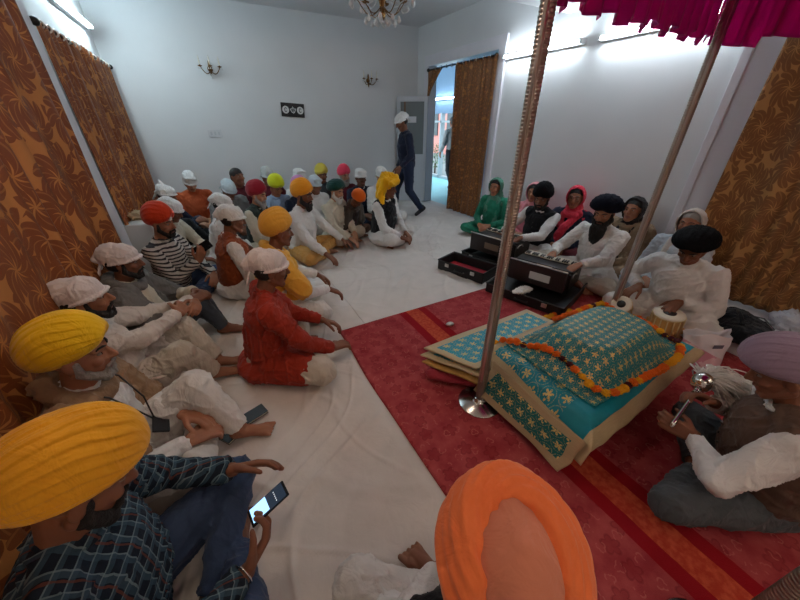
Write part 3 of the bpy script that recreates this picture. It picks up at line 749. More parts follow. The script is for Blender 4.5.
# what stands beyond the doorway
PORCH = mat('porch_floor_teal', (128, 196, 204), rough=.5, var=.06)
struct('floor_outside', [((XR+.15, 6.6), (3.5, 12.), (-.12, 0))], PORCH)
struct('ground_outside', [((6.6, 22), (2, 26), (-.3, -.1))], mat('paving_outside', (120, 128, 128), rough=.8, var=.1))
struct('ceiling_outside', [((XR+.15, 6.4), (3.5, 12.), (2.95, 3.05))], CEIL)
struct('wall_outside', [((XR+.15, 6.4), (3.4, 3.5), (0, 3.05)), ((XR+.15, 6.4), (12., 12.1), (0, 3.05)), ((6.3, 6.4), (3.5, 7.0), (0, 2.95)), ((6.3, 6.4), (9.7, 12.), (0, 2.95)), ((6.3, 6.4), (7.0, 9.7), (1.78, 2.95))], mat('porch_wall_blue', (92, 118, 142), rough=.6))  # the two end walls are added to darken the porch
struct('window_1', [((6.28, 6.42), (7.+i*.9-.03, 7.+i*.9+.03), (0, 1.8)) for i in range(4)]+[((6.28, 6.42), (7, 9.7), (1.55, 1.60)), ((6.28, 6.42), (7, 9.7), (0, .07))], mat('frame_grey', (150, 160, 165), rough=.4))
tube_light(7.9, 9.1, 6.24, 2.15, -1, 'tube light glowing outside above the glazed porch opening')
def house():
    r = empty('building', (13., 17.5, -.1), 0, 'red and pink building seen through the open doorway', 'building')
    b = MB(); b.box((0, 0, 2.5), (2, 9, 5)); b.obj('wall', mat('wall_pink', (226, 150, 140), rough=.8), r, False)
    b = MB(); b.box((-1.05, 0, 4.2), (.3, 9.2, .5)); b.obj('ledge', mat('ledge_red', (190, 60, 52), rough=.7), r, False)
    for i in range(5): b = MB(); b.box((-1.02, -3.6+i*1.8, 1.7), (.08, .9, 1.5)); b.obj('window', mat('window_dark', (52, 66, 70), rough=.2), r, False)
house()
def bush(x, y, s, label):
    r = empty('bush', (x, y, -.1), 0, label, 'bush'); b = MB(); b.caps((0, 0, 0), (0, 0, .3*s), .03); b.obj('stem', mat('bark', (80, 62, 44), rough=.9), r)
    rs = np.random.RandomState(int(x*10)); b = MB()
    for i in range(420):
        v = rs.normal(size=3); v /= np.linalg.norm(v); c = V3(0, 0, .5*s)+v*V3(.34, .34, .42)*s*rs.uniform(.5, 1); t = rs.normal(size=3); t /= np.linalg.norm(t); u = np.cross(v, t); u /= np.linalg.norm(u); t2 = np.cross(u, v)*.5+v*.5
        w = .035*s; b.put([c, c+u*w*.45+t2*w, c+t2*w*2.4, c-u*w*.45+t2*w], [(0, 1, 2, 3)])
    b.obj('foliage', mat('leaf_green', (70, 120, 60), rough=.6), r, False)
bush(7.2, 10.3, 1.1, 'green bush outside beyond the doorway')

# ------------------------------------------------------------------ white sheets and carpet on the floor
def sheet(x0, x1, y0, y1, z, label, m, amp=.010, seed=0, dens=70, rot=0):
    nx = max(8, int((x1-x0)*dens)); ny = max(8, int((y1-y0)*dens))
    X, Y = np.meshgrid(np.linspace(x0, x1, nx), np.linspace(y0, y1, ny)); Q = np.stack([X.ravel(), Y.ravel(), np.zeros(X.size)+seed], 1)
    w = np.stack([vnoise(Q*1.3+9), vnoise(Q*1.3+19)], 1)*.35
    A = (Q[:, 0]+w[:, 0])*.5+(Q[:, 1]+w[:, 1])*.86; B = (Q[:, 0]+w[:, 0])*.86-(Q[:, 1]+w[:, 1])*.5
    r1 = np.clip(1-np.abs(vnoise(np.stack([A*1.1, B*7., Q[:, 2]], 1)))*5, 0, 1); r2 = np.clip(1-np.abs(vnoise(np.stack([A*8., B*1.6, Q[:, 2]+4], 1)))*6, 0, 1)
    msk = np.clip(vnoise(Q*1.1+31)*1.2+.8, .12, 1)
    h = amp*(r1*.9+r2*.7)*msk*1.25+.003*(vnoise(Q*6)+1)
    ed = np.minimum.reduce([Q[:, 0]-x0, x1-Q[:, 0], Q[:, 1]-y0, y1-Q[:, 1]]); h = h*np.clip(ed*25, 0, 1)
    if seed < 5:    # pressed flat under the carpet
        h = h*(1-np.clip((Q[:, 0]-.53)*18, 0, 1)*np.clip((2.26-Q[:, 1])*18, 0, 1)*np.clip((3.30-Q[:, 0])*18, 0, 1))
    ex = .012*vnoise(np.stack([Q[:, 1]*2, Q[:, 0]*0, Q[:, 2]], 1)); ey = .012*vnoise(np.stack([Q[:, 0]*2, Q[:, 1]*0+3, Q[:, 2]], 1))
    P = np.stack([Q[:, 0]+ex, Q[:, 1]+ey, z+h], 1).reshape(ny, nx, 3)
    o = link('floor_sheet', grid_mesh('sheet', P, np.stack([X, Y], -1)), m); md = o.modifiers.new('s', 'SOLIDIFY'); md.thickness = .004
    return o
SHEET = mat('sheet_white', (216, 208, 202), rough=.85, var=.05, cloth=.12, spec=.2)
SG = 'white sheets spread over the floor'
o = sheet(XL+.01, .87, -2.2, 3.3, .006, '', SHEET, .022, 1, 100); tag(o, 'wrinkled white sheet on the floor between the left row of men and the red carpet', 'sheet', SG)
o = sheet(.85, 2.29, 1.9, 3.55, .010, '', SHEET, .014, 2, 70); tag(o, 'white floor sheet beyond the far end of the red carpet', 'sheet', SG)
o = sheet(2.27, XR-.05, -2.2, 4.6, .006, '', SHEET, .012, 3, 60); tag(o, 'white floor sheet under the harmonium cases and the women', 'sheet', SG)
o = sheet(XL+.01, XR-.05, 3.28, YB-.03, .003, '', SHEET, .016, 4, 55); tag(o, 'white floor sheet beneath the men sitting by the back wall and doorway', 'sheet', SG)

def carpet_mat():
    m = mat('carpet_red', (150, 40, 50), rough=.95, spec=.1, sheen=.25); t = NT(m); v = t.coord()
    se = t.add('ShaderNodeSeparateXYZ'); t.link(v, se.inputs[0]); x = se.outputs[0]
    base = t.ramp(t.noise(v, 9, 4, .6), [(.35, srgb((146, 50, 56))), (.7, srgb((172, 78, 78)))])
    def flower(scale, k, rad, seed):
        mp = t.add('ShaderNodeMapping'); t.link(v, mp.inputs[0]); mp.inputs['Scale'].default_value = (scale,)*3; mp.inputs['Location'].default_value = (seed, seed*1.7, 0)
        vo = t.add('ShaderNodeTexVoronoi', voronoi_dimensions='2D'); vo.inputs['Scale'].default_value = 1; vo.inputs['Randomness'].default_value = .45; t.link(mp.outputs[0], vo.inputs['Vector'])
        sb = t.add('ShaderNodeVectorMath', operation='SUBTRACT'); t.link(mp.outputs[0], sb.inputs[0]); t.link(vo.outputs['Position'], sb.inputs[1])
        s2 = t.add('ShaderNodeSeparateXYZ'); t.link(sb.outputs[0], s2.inputs[0]); sc_ = t.add('ShaderNodeSeparateColor'); t.link(vo.outputs['Color'], sc_.inputs[0])
        th = t.math('ADD', t.math('ARCTAN2', s2.outputs[1], s2.outputs[0]), t.math('MULTIPLY', sc_.outputs[1], 6.28))
        rr = t.math('MULTIPLY', t.math('ADD', .55, t.math('MULTIPLY', t.math('ABSOLUTE', t.math('COSINE', t.math('MULTIPLY', th, k))), .45)), rad)
        df = t.math('ABSOLUTE', t.math('SUBTRACT', vo.outputs['Distance'], rr)); return t.math('LESS_THAN', df, .035), t.math('LESS_THAN', vo.outputs['Distance'], rr)
    l1, f1 = flower(7.5, 2.5, .30, 3); l2, f2 = flower(11.5, 1.5, .24, 11); br = t.math('GREATER_THAN', t.noise(v, 26, 2), .5)
    c = t.mix(t.math('MULTIPLY', f1, .35), base, srgb((126, 24, 34))); c = t.mix(t.math('MULTIPLY', l1, .35), c, srgb((110, 26, 34))); c = t.mix(t.math('MULTIPLY', t.math('MULTIPLY', l2, br), .30), c, srgb((206, 130, 116)))
    def band(a, b): return t.math('MULTIPLY', t.math('GREATER_THAN', x, a), t.math('LESS_THAN', x, b))
    for off in (0, ):
        dark = t.math('ADD', band(1.20, 1.275), band(1.405, 1.475)); mid = band(1.275, 1.405)
        org = t.ramp(t.noise(v, 40, 3), [(.4, srgb((168, 58, 42))), (.65, srgb((190, 84, 56)))])
        c = t.mix(mid, c, org); c = t.mix(dark, c, srgb((140, 20, 30)))
    t.link(c, t.bsdf.inputs['Base Color']); t.bump(t.noise(v, 300, 2), .4, .004); return m
CARPET = carpet_mat()
o = sheet(.60, 3.25, -2.1, 2.19, .014, '', CARPET, .004, 6, 40); o.name = 'carpet'; tag(o, 'red flowered carpet with orange and dark red stripes under the cloth-covered stand', 'carpet')

# ------------------------------------------------------------------ canopy and posts
POLE = mat('pole_steel', (176, 162, 150), rough=.32, metal=1.); 
def post(x, y, label, h=2.35):
    r = empty('canopy_post', (x, y, .018), 0, label, 'post', 'steel posts of the canopy')
    b = MB(); b.lathe([(.132, 0), (.134, .006), (.13, .012), (.05, .022), (.034, .03), (.032, .045)], n=40); b.obj('base', mat('base_steel', (205, 200, 196), rough=.22, metal=1.), r)
    prof = [(.027, .03)]
    z = .05
    while z < h: prof += [(.0266, z), (.0266, z+.005), (.0284, z+.0065), (.0284, z+.010), (.0266, z+.0115)]; z += .0135
    b = MB(); b.lathe(prof, n=20); b.obj('pole', POLE, r)
    b = MB(); b.box((-.024, -.016, h/2+.1), (.014, .018, h-.2)); b.obj('strip', mat('strip_steel', (200, 190, 180), rough=.3, metal=1.), r, False, .003)
post(1.135, 1.0, 'ribbed steel canopy post standing at the near corner of the teal cloth')
post(2.80, 1.16, 'ribbed steel canopy post rising behind the teal cloth and tabla')
post(1.075, -.215, 'ribbed steel canopy post cut off at the bottom right corner')
post(2.74, -.10, 'steel canopy post just outside the right edge near the attendant')
def canopy():
    m = mat('canopy_magenta', (214, 10, 150), rough=.35, var=.12, cloth=.5, spec=.5); b = bpy.data.materials['canopy_magenta'].node_tree.nodes['Principled BSDF']; b.inputs['Sheen Weight'].default_value = .4
    nt = m.node_tree; tr = nt.nodes.new('ShaderNodeBsdfTranslucent'); tr.inputs[0].default_value = srgb((240, 24, 176)); mx = nt.nodes.new('ShaderNodeMixShader'); mx.inputs[0].default_value = .45
    nt.links.new(b.outputs[0], mx.inputs[1]); nt.links.new(tr.outputs[0], mx.inputs[2]); nt.links.new(mx.outputs[0], nt.nodes['Material Output'].inputs[0])
    r = empty('canopy', (1.135, 1.0, 2.2), 0, 'magenta satin canopy with a pleated frill above the steel posts', 'canopy')
    C_ = [V3(1.08, 1.06, 0), V3(2.86, 1.23, 0), V3(2.80, -.16, 0), V3(1.00, -.24, 0)]; org = V3(1.135, 1.0, 2.2)
    n = 24; P = np.zeros((n, n, 3))
    for i in range(n):
        for j in range(n):
            u, v = i/(n-1), j/(n-1); p = (C_[0]*(1-u)+C_[1]*u)*(1-v)+(C_[3]*(1-u)+C_[2]*u)*v; P[i, j] = p-org+V3(0, 0, 2.2+.12-.04*math.sin(PI*u)*math.sin(PI*v)+.006*math.sin(u*40))
    o = link('top_cloth', grid_mesh('top', P), m, r); o.modifiers.new('s', 'SOLIDIFY').thickness = .004
    for k in range(4):
        a, b_ = C_[k], C_[(k+1) % 4]; L = np.linalg.norm(b_-a); d = (b_-a)/L; nn = V3(d[1], -d[0], 0)*(-1); cols = int(L*90); rows = 16; P = np.zeros((rows, cols, 3))
        for i in range(rows):
            t = i/(rows-1)
            for j in range(cols):
                s = j/(cols-1); ph = s*L*2*PI*8+1.2*math.sin(s*9)
                tri = abs(((s*L*6.5) % 1)-.5); zb = 2.0+(.04 if k == 0 else .02)*s-.05*(((s*L*4.2) % 1))+(.0)
                P[i, j] = a+d*L*s+nn*(.02*math.sin(ph)*(t+.2)+.01*math.sin(ph*2.1))+V3(0, 0, 2.33*(1-t)+zb*t)-org
        o = link('frill', grid_mesh('frill', P), m, r); o.modifiers.new('s', 'SOLIDIFY').thickness = .003
canopy()

# ------------------------------------------------------------------ cloth covered stand
def star_mat(name, base, star, cell, border, bw, dims, starmask=None, rad=.36, glint=.4, plain_v=None):
    """UV in metres; border of given width round the rectangle dims=(u0,u1,v0,v1)"""
    m = mat(name, base, rough=.5, spec=.4, sheen=.3); t = NT(m); uv = t.coord('UV'); se = t.add('ShaderNodeSeparateXYZ'); t.link(uv, se.inputs[0]); u, v = se.outputs[0], se.outputs[1]
    row = t.math('FLOOR', t.math('DIVIDE', v, cell)); sh = t.math('MULTIPLY', t.math('MODULO', row, 2.), .5)
    fu = t.math('SUBTRACT', t.math('FRACT', t.math('ADD', t.math('DIVIDE', u, cell), sh)), .5); fv = t.math('SUBTRACT', t.math('FRACT', t.math('DIVIDE', v, cell)), .5)
    r = t.math('SQRT', t.math('ADD', t.math('MULTIPLY', fu, fu), t.math('MULTIPLY', fv, fv))); th = t.math('ARCTAN2', fv, fu)
    pr = t.math('MULTIPLY', t.math('POWER', t.math('ABSOLUTE', t.math('COSINE', t.math('MULTIPLY', th, 3.))), .8), rad); st = t.math('LESS_THAN', r, t.math('MAXIMUM', pr, rad*.28))
    st = t.math('MULTIPLY', st, t.math('GREATER_THAN', t.noise(uv, 75, 2, .7), .44))
    if plain_v is not None: st = t.math('MULTIPLY', st, t.math('GREATER_THAN', v, plain_v))
    wv = t.noise(uv, 30, 3); bc = t.mix(t.math('MULTIPLY', wv, .45), srgb(base), srgb(tuple(max(0, c-40) for c in base)))
    dots = t.math('LESS_THAN', t.math('ABSOLUTE', t.math('SUBTRACT', r, .47)), .022); dots = t.math('MULTIPLY', dots, t.math('GREATER_THAN', t.noise(uv, 220, 0), .5))
    if plain_v is not None: dots = t.math('MULTIPLY', dots, t.math('GREATER_THAN', v, plain_v))
    gl = t.mix(t.noise(uv, 260, 1), srgb(star), srgb((238, 208, 140))); c = t.mix(t.math('MULTIPLY', dots, .55), bc, gl); c = t.mix(st, c, gl); met = t.math('MULTIPLY', st, glint)  # pale glint of the gold painted into the star colour
    if bw:
        u0, u1, v0, v1 = dims; dd = t.math('MINIMUM', t.math('MINIMUM', t.math('SUBTRACT', u, u0), t.math('SUBTRACT', u1, u)), t.math('MINIMUM', t.math('SUBTRACT', v, v0), t.math('SUBTRACT', v1, v)))
        b = t.math('LESS_THAN', dd, bw); bcx = t.mix(t.noise(t.coord('UV', (4, 60, 1)), 6, 3), srgb(border), srgb(tuple(int(k*.82) for k in border))); c = t.mix(b, c, bcx); met = t.math('MULTIPLY', met, t.math('SUBTRACT', 1, b))
    t.link(c, t.bsdf.inputs['Base Color']); t.link(met, t.bsdf.inputs['Metallic']); t.bump(t.math('ADD', t.noise(uv, 500, 1), t.math('MULTIPLY', st, .8)), .2, .003); return m
CREAM = (196, 172, 132)
def sm(a, b, x): t = np.clip((x-a)/(b-a), 0, 1); return t*t*(3-2*t)
ZT = .305
def base_z(X, Y):
    d = np.maximum.reduce([1.34-X, X-2.44, .47-Y, Y-1.12, X*0]); z = ZT+.012-.55*d-.8*np.maximum(d-.03, 0)
    return z+.004*vnoise(np.stack([X*14, Y*14, X*0], -1).reshape(-1, 3)).reshape(np.shape(X))+.010*np.sin(X*31)*np.clip(d*12, 0, 1)
def mound_h(X, Y):
    x = (X-1.885)/.50; y = (Y-.785)/.305; q = (np.abs(x)**3.2+np.abs(y)**3.2)**(1/3.2)
    return .165*(1-sm(.52, 1.0, q))
def quad_cloth(name, C4, zf, m, n1, n2, dims, label=None, grp=None, thick=.004, wob=.01, seed=0, parent=None):
    """C4 corners (x,y[,z]) in order u0v0,u1v0,u1v1,u0v1"""
    C4 = [np.array(c, float) for c in C4]; U, V = np.meshgrid(np.linspace(0, 1, n1), np.linspace(0, 1, n2)); u = U[..., None]; v = V[..., None]
    P = (C4[0]*(1-u)+C4[1]*u)*(1-v)+(C4[3]*(1-u)+C4[2]*u)*v
    e = wob*vnoise(np.stack([U.ravel()*3+seed, V.ravel()*3, U.ravel()*0], 1)).reshape(U.shape)
    X = P[..., 0]+e; Y = P[..., 1]-e; Z = zf(X, Y) if zf else P[..., 2]+.35*e
    UV = np.stack([dims[0]+(dims[1]-dims[0])*U, dims[2]+(dims[3]-dims[2])*V], -1)
    o = link(name, grid_mesh(name, np.stack([X, Y, Z], -1), UV), m, parent); s = o.modifiers.new('s', 'SOLIDIFY'); s.thickness = thick; s.offset = 1
    if label: tag(o, label, 'cloth', grp)
    return o
TEAL = (0, 134, 150)
RD = (0, 1.30, 0, .76)
RUM = star_mat('rumala_teal', TEAL, (196, 154, 70), .085, CREAM, .052, RD, plain_v=.19, rad=.34)
quad_cloth('rumala_cloth', [(1.20, .375), (2.50, .42), (2.60, 1.17), (1.255, 1.14)], base_z, RUM, 150, 90, RD, 'teal cloth with gold stars and cream border spread over the low stand', 'teal covering cloths')
RUM2 = star_mat('rumala_teal_dense', (12, 122, 128), (196, 146, 62), .050, CREAM, 0, RD, rad=.36)
def mz(X, Y): return np.maximum(base_z(X, Y)+.009, ZT+.02)+mound_h(X, Y)
quad_cloth('rumala_cloth', [(1.40, .49), (2.37, .49), (2.37, 1.08), (1.40, 1.08)], mz, RUM2, 130, 90, (0, .97, 0, .6), 'raised teal cloth with dense gold stars over the book inside the garland', 'teal covering cloths', wob=.006)
# hanging flap towards the near post
FD = (0, .60, 0, .24)
RUM3 = star_mat('rumala_teal_dark', (0, 104, 104), (200, 160, 84), .075, (190, 162, 124), .045, FD)
quad_cloth('rumala_cloth', [(1.135, .42, .085), (1.13, 1.05, .10), (1.262, 1.03, .30), (1.262, .42, .29)][0:1]+[(1.12, 1.04, .10), (1.25, 1.03, .300), (1.225, .41, .262)], None, RUM3, 60, 30, FD, 'dark teal starred flap with beige edge hanging beside the near steel post', 'teal covering cloths', wob=.012, seed=4)
LD = (0, .40, 0, 1.05)
RUM4 = star_mat('rumala_teal_bright', (0, 152, 178), (198, 178, 100), .075, (205, 186, 146), .05, LD)
for i, lab in enumerate(['bright teal folded cloth with cream edge on top of the pile left of the stand', 'second folded teal cloth lying under the bright one left of the stand', 'lowest folded cloth of the pile beside the near post']):
    dz = .038*i; k = .02*i
    quad_cloth('folded_cloth', [(.985-k, 1.44-k, .205-dz), (1.16-k, 1.07-k, .225-dz), (2.06, 1.06, .24-dz), (2.02, 1.44-k, .21-dz)], None, RUM4 if i < 2 else cloth('cloth_gold', (176, 134, 70)), 50, 60, LD[:2]+LD[2:] if False else (0, .40, 0, 1.05), lab, 'folded cloths in the pile', .012, .014, seed=i*3)
RUM4b = None
b = MB(); b.caps((1.00, 1.29, .075), (1.17, 1.13, .07), .045, .04, sq=((0, 0, 1), .75)); b.caps((1.17, 1.13, .07), (1.45, 1.12, .075), .04, .045)
b.caps((.99, 1.32, .07), (1.2, 1.34, .07), .05)
o = link('rolled_cloth', vox(b, .008, 2, lambda P: .008*folds(P, 3, 12)), cloth('cloth_crimson', (156, 50, 62))); tag(o, 'crimson rolled cloth tucked under the pile behind the near post base', 'cloth')
# stand and book under the cloths
r = empty('low_stand', (1.89, .79, .018), 0, 'low wooden stand under the teal cloth with its foot showing near the sitting attendant', 'stand'); WOOD = mat('wood_dark', (86, 52, 34), rough=.45, var=.2)
b = MB(); b.box((0, 0, ZT-.045), (1.08, .63, .03)); b.obj('top', WOOD, r, False, .004)
for sx in (-1, 1):
    for sy in (-1, 1):
        b = MB(); b.lathe([(.018, 0), (.028, .02), (.018, .05), (.024, .10), (.02, .16), (.026, .2), (.026, ZT-.06)], n=14); q = b.obj('leg', mat('leg_silver', (170, 160, 150), rough=.35, metal=.8), r); q.location = (sx*.50, sy*.28, 0)
b = MB(); b.box((0, 0, .045), (.62, .36, .09)); r2 = b.obj('book', mat('book_cover', (150, 60, 50)), None, False, .01); r2.location = (1.885, .785, ZT+.02); tag(r2, 'large book lying on the stand under the raised teal cloth', 'book')
b = MB(); b.box((0, 0, .06), (.62, .26, .10)); q = b.obj('footstool', WOOD, None, False, .006); q.location = (1.62, 1.27, 0.0); tag(q, 'low stool carrying the pile of folded cloths behind the near post', 'stool')

# marigold garland
GP = [(1.40, 1.15), (1.45, 1.03), (1.52, .90), (1.525, .75), (1.53, .60), (1.58, .53), (1.72, .515), (1.88, .505), (2.05, .495), (2.22, .495), (2.34, .55), (2.41, .68), (2.47, .82), (2.50, .96), (2.47, 1.08), (2.36, 1.10), (2.24, 1.115)]
GP = [(1.355, 1.20), (1.43, 1.09), (1.475, .97), (1.485, .84), (1.485, .70), (1.49, .57), (1.56, .495), (1.70, .485), (1.88, .475), (2.06, .468), (2.23, .475), (2.35, .54), (2.40, .66), (2.45, .80), (2.50, .95), (2.47, 1.07), (2.36, 1.10), (2.24, 1.105), (2.05, 1.11), (1.9, 1.12)]
def resample(P, step):
    P = np.array(P, float); Q = []
    for i in range(len(P)-1):
        a = P[max(i-1, 0)]; b = P[i]; c = P[i+1]; d = P[min(i+2, len(P)-1)]
        for t in np.linspace(0, 1, 30, endpoint=False): Q.append(.5*((2*b)+(c-a)*t+(2*a-5*b+4*c-d)*t*t+(3*b-a-3*c+d)*t**3))
    Q.append(P[-1]); Q = np.array(Q); s = np.r_[0, np.cumsum(np.linalg.norm(np.diff(Q, axis=0), axis=1))]; u = np.arange(0, s[-1], step)
    return np.stack([np.interp(u, s, Q[:, k]) for k in range(Q.shape[1])], 1)
def flower_mesh(seed):
    b = MB(); rs = np.random.RandomState(seed)
    b.ell((0, 0, 0), (.017, .017, .014), n=12, m=8)
    for L, (k, tilt, rr) in enumerate(((12, .15, .0215), (11, .7, .019), (8, 1.15, .015), (5, 1.45, .009))):
        for i in range(k):
            for sgn in ((1, -1) if L < 2 else (1,)):
                a = 2*PI*(i+.5*L)/k+rs.uniform(-.1, .1); e = tilt*sgn
                c = V3(math.cos(a)*math.cos(e), math.sin(a)*math.cos(e), math.sin(e))*rr; b.ell(c, (.0065, .0048, .0032), rotm(0, -e, 0)@np.eye(3) if False else rotm(0, 0, a)@rotm(0, -e, 0), n=6, m=4)
    return b.mesh('marigold')
FM = [flower_mesh(i) for i in range(2)]
MG = [mat('marigold_orange', (236, 112, 12), rough=.8), mat('marigold_yellow', (240, 176, 20), rough=.8), mat('rose_maroon', (84, 14, 22), rough=.8)]
FMS = []
for me in FM:
    for k in MG: q = me.copy(); q.materials.clear(); q.materials.append(k); FMS.append(q)
def garland(name, pts, zf, label, seed, limit=100, zo=.02):
    rs = random.Random(seed); p0 = pts[0]
    r = empty(name, (p0[0], p0[1], 0), 0, label, 'garland')
    b = MB(); b.tube([(x-p0[0], y-p0[1], zf(x, y)+zo) for x, y in pts[::2]], .004, 6); b.obj('string', MG[1], r)
    for i, (x, y) in enumerate(pts[:limit]):
        run = (i//9) % 2; c = 2 if i % 16 in (5, ) or (i % 27) in (11, 12) else (0 if rs.random() < (.75 if run == 0 else .45) else 1)
        o = bpy.data.objects.new('marigold', FMS[c+3*(i % 2)]); COL.objects.link(o); o.parent = r
        o.location = (x-p0[0]+rs.uniform(-.004, .004), y-p0[1]+rs.uniform(-.004, .004), zf(x, y)+zo+rs.uniform(-.003, .004)); o.rotation_euler = (rs.uniform(-.6, .6), rs.uniform(-.6, .6), rs.uniform(0, 6)); o.scale = (rs.uniform(.86, 1.0),)*3 if c < 2 else (.80,)*3
pts = resample(GP, .043)
def topz(x, y):
    X = np.array([[x]]); Y = np.array([[y]]); a = float(base_z(X, Y)[0, 0])+.004
    if 1.40 < x < 2.37 and .49 < y < 1.08: a = float(mz(X, Y)[0, 0])+.004
    return max(a, .2)
garland('flower_garland', pts, topz, 'orange and yellow marigold garland ringed around the raised teal cloth', 5)
pts2 = resample([(1.93, 1.28), (2.1, 1.30), (2.3, 1.27), (2.5, 1.25), (2.62, 1.30), (2.60, 1.42), (2.42, 1.44), (2.25, 1.45)], .036)
garland('flower_garland', pts2, lambda x, y: .02, 'darker marigold garland lying on the carpet in front of the near harmonium case', 8)

# ------------------------------------------------------------------ instruments and cases
BLK = mat('black_lacquer', (24, 20, 20), rough=.35); CASEM = mat('case_black', (20, 20, 22), rough=.55, bump=.15, bscale=200); LINE = mat('lining_red', (150, 22, 40), rough=.9, cloth=.4)
def harmonium(loc, rz, label, plate):
    r = empty('harmonium', loc, rz, label, 'harmonium', 'harmoniums')   # +y side faces the player
    b = MB(); b.box((0, 0, .10), (.58, .34, .18)); b.box((0, .11, .20), (.56, .11, .03)); b.obj('body', BLK, r, False, .006)
    b = MB()
    for i in range(7): b.box((0, -.175-.014*i, .12+.004*i), (.54-.01*(i % 2), .010, .19-.012*(i % 2)))
    for i in range(6): b.box((0, -.182-.014*i, .12+.004*i), (.52, .006, .17))
    b.obj('bellows', mat('bellows_dark', (34, 26, 28), rough=.6), r, False)
    b = MB(); b.box((0, -.285, .145), (.56, .018, .21)); b.obj('back_board', mat('board_brown_black', (40, 32, 32), rough=.4), r, False, .006)
    b = MB(); b.box((.04, -.296, .14), (.20, .003, .075)); b.obj('label_plate', mat(plate[0], plate[1], rough=.5), r, False)
    b = MB(); b.box((.05, -.272, .253), (.15, .035, .006)); b.obj('brass_catch', mat('catch_tan', (150, 110, 70), rough=.4, metal=.5), r, False)
    b = MB()
    for i in range(24): b.box((-.253+.022*i, .075, .225), (.0205, .105, .014))
    b.obj('white_keys', mat('key_ivory', (225, 220, 205), rough=.3), r, False)
    b = MB()
    for i in range(24):
        if i % 7 not in (2, 6): b.box((-.242+.022*i, .045, .238), (.012, .06, .014))
    b.obj('black_keys', BLK, r, False)
    b = MB(); b.box((0, -.05, .20), (.57, .16, .022)); b.obj('lid', BLK, r, False, .005)
    for s in (-1, 1):
        b = MB(); b.tube([(s*.295, -.07+.05*math.cos(a)*1.2, .15+.03*math.sin(a)) for a in np.linspace(0, PI, 9)], .006); b.obj('side_handle', METAL, r)
    for i in range(5): b = MB(); b.cyl((-.2+.1*i, .17, .12), (-.2+.1*i, .195, .12), .006); b.ell((-.2+.1*i, .2, .12), .011, n=8, m=6); b.obj('stop_knob', METAL, r)
    b = MB(); b.tube([(-.28, -.295, .255), (-.28, -.30, .262), (.28, -.30, .262), (.28, -.295, .255)], .006); b.obj('edge_rail', METAL, r)
def case(loc, rz, w, d, h, label, lined=True, tilt=0):
    r = empty('instrument_case', loc, rz, label, 'case', 'open instrument cases'); t = .015
    b = MB(); b.box((0, 0, t/2), (w, d, t))
    for s in (-1, 1): b.box((s*(w/2-t/2), 0, h/2), (t, d, h)); b.box((0, s*(d/2-t/2), h/2), (w, t, h))
    b.obj('shell', CASEM, r, False, .006)
    b = MB(); b.box((0, 0, t+.006), (w-.06, d-.06, .012)); b.obj('lining', LINE if lined else CASEM, r, False, .003)
    b = MB(); b.tube([(s_x*(w/2+.001), s_y*(d/2+.001), h) for s_x, s_y in ((-1, -1), (1, -1), (1, 1), (-1, 1))], .006, closed=True); b.obj('trim_rail', DARKM, r)
    for s in (-1, 1): b = MB(); b.box((s*w*.28, -d/2-.008, h*.7), (.05, .012, .04)); b.obj('latch', METAL, r, False, .003)
    b = MB(); b.tube([(-.06, -d/2-.006, h*.5), (-.06, -d/2-.03, h*.5), (.06, -d/2-.03, h*.5), (.06, -d/2-.006, h*.5)], .008); b.obj('handle', CASEM, r)
# players face -X, so the harmonium's +y side turns to +X
hz1 = math.radians(-90+12); hz2 = math.radians(-90+18)
harmonium((3.02, 2.74, .115), hz1, 'dark harmonium played by the man in the black waistcoat', ('plate_tan', (120, 100, 84)))
case((3.02, 2.74, .012), hz1, .70, .72, .10, 'black instrument case bottom under the farther harmonium', False)
harmonium((2.82, 1.90, .115), hz2, 'black harmonium with a pale label played by the man with the long black beard', ('plate_white', (196, 200, 200)))
case((2.72, 1.88, .024), hz2, .78, .82, .10, 'black instrument case under the nearer harmonium at the carpet edge', False)
case((2.37, 2.62, .012), hz1+.1, .62, .34, .13, 'open black case lid with red lining on the white sheet', True)
def crumple(name, loc, r_, m, label, cat, seed, group=None, fl=.6):
    b = MB(); b.ell((0, 0, r_[2]), r_, n=20, m=12); b.ell((r_[0]*.4, -r_[1]*.3, r_[2]*.8), (r_[0]*.7, r_[1]*.8, r_[2]*.7)); b.ell((-r_[0]*.5, r_[1]*.3, r_[2]*.7), (r_[0]*.6, r_[1]*.7, r_[2]*.6))
    me = vox(b, max(.005, r_[0]*.05), 1, lambda P: fl*r_[2]*folds(P/r_[0]*.12, seed, 16)); o = link(name, me, m); o.location = loc
    return tag(o, label, cat, group)
WCL = cloth('cloth_white_plain', (222, 220, 216), .5)
crumple('folded_handkerchief', (2.38, 1.80, .125), (.11, .05, .02), WCL, 'crumpled white handkerchief lying on the nearer black instrument case', 'cloth', 2)
crumple('folded_handkerchief', (3.02, 3.16, .012), (.13, .07, .035), WCL, 'white cloth left on the sheet beside the farther harmonium', 'cloth', 3)
crumple('tissue', (1.50, 1.80, .02), (.035, .022, .014), WCL, 'small crumpled white tissue on the red carpet', 'tissue', 4)

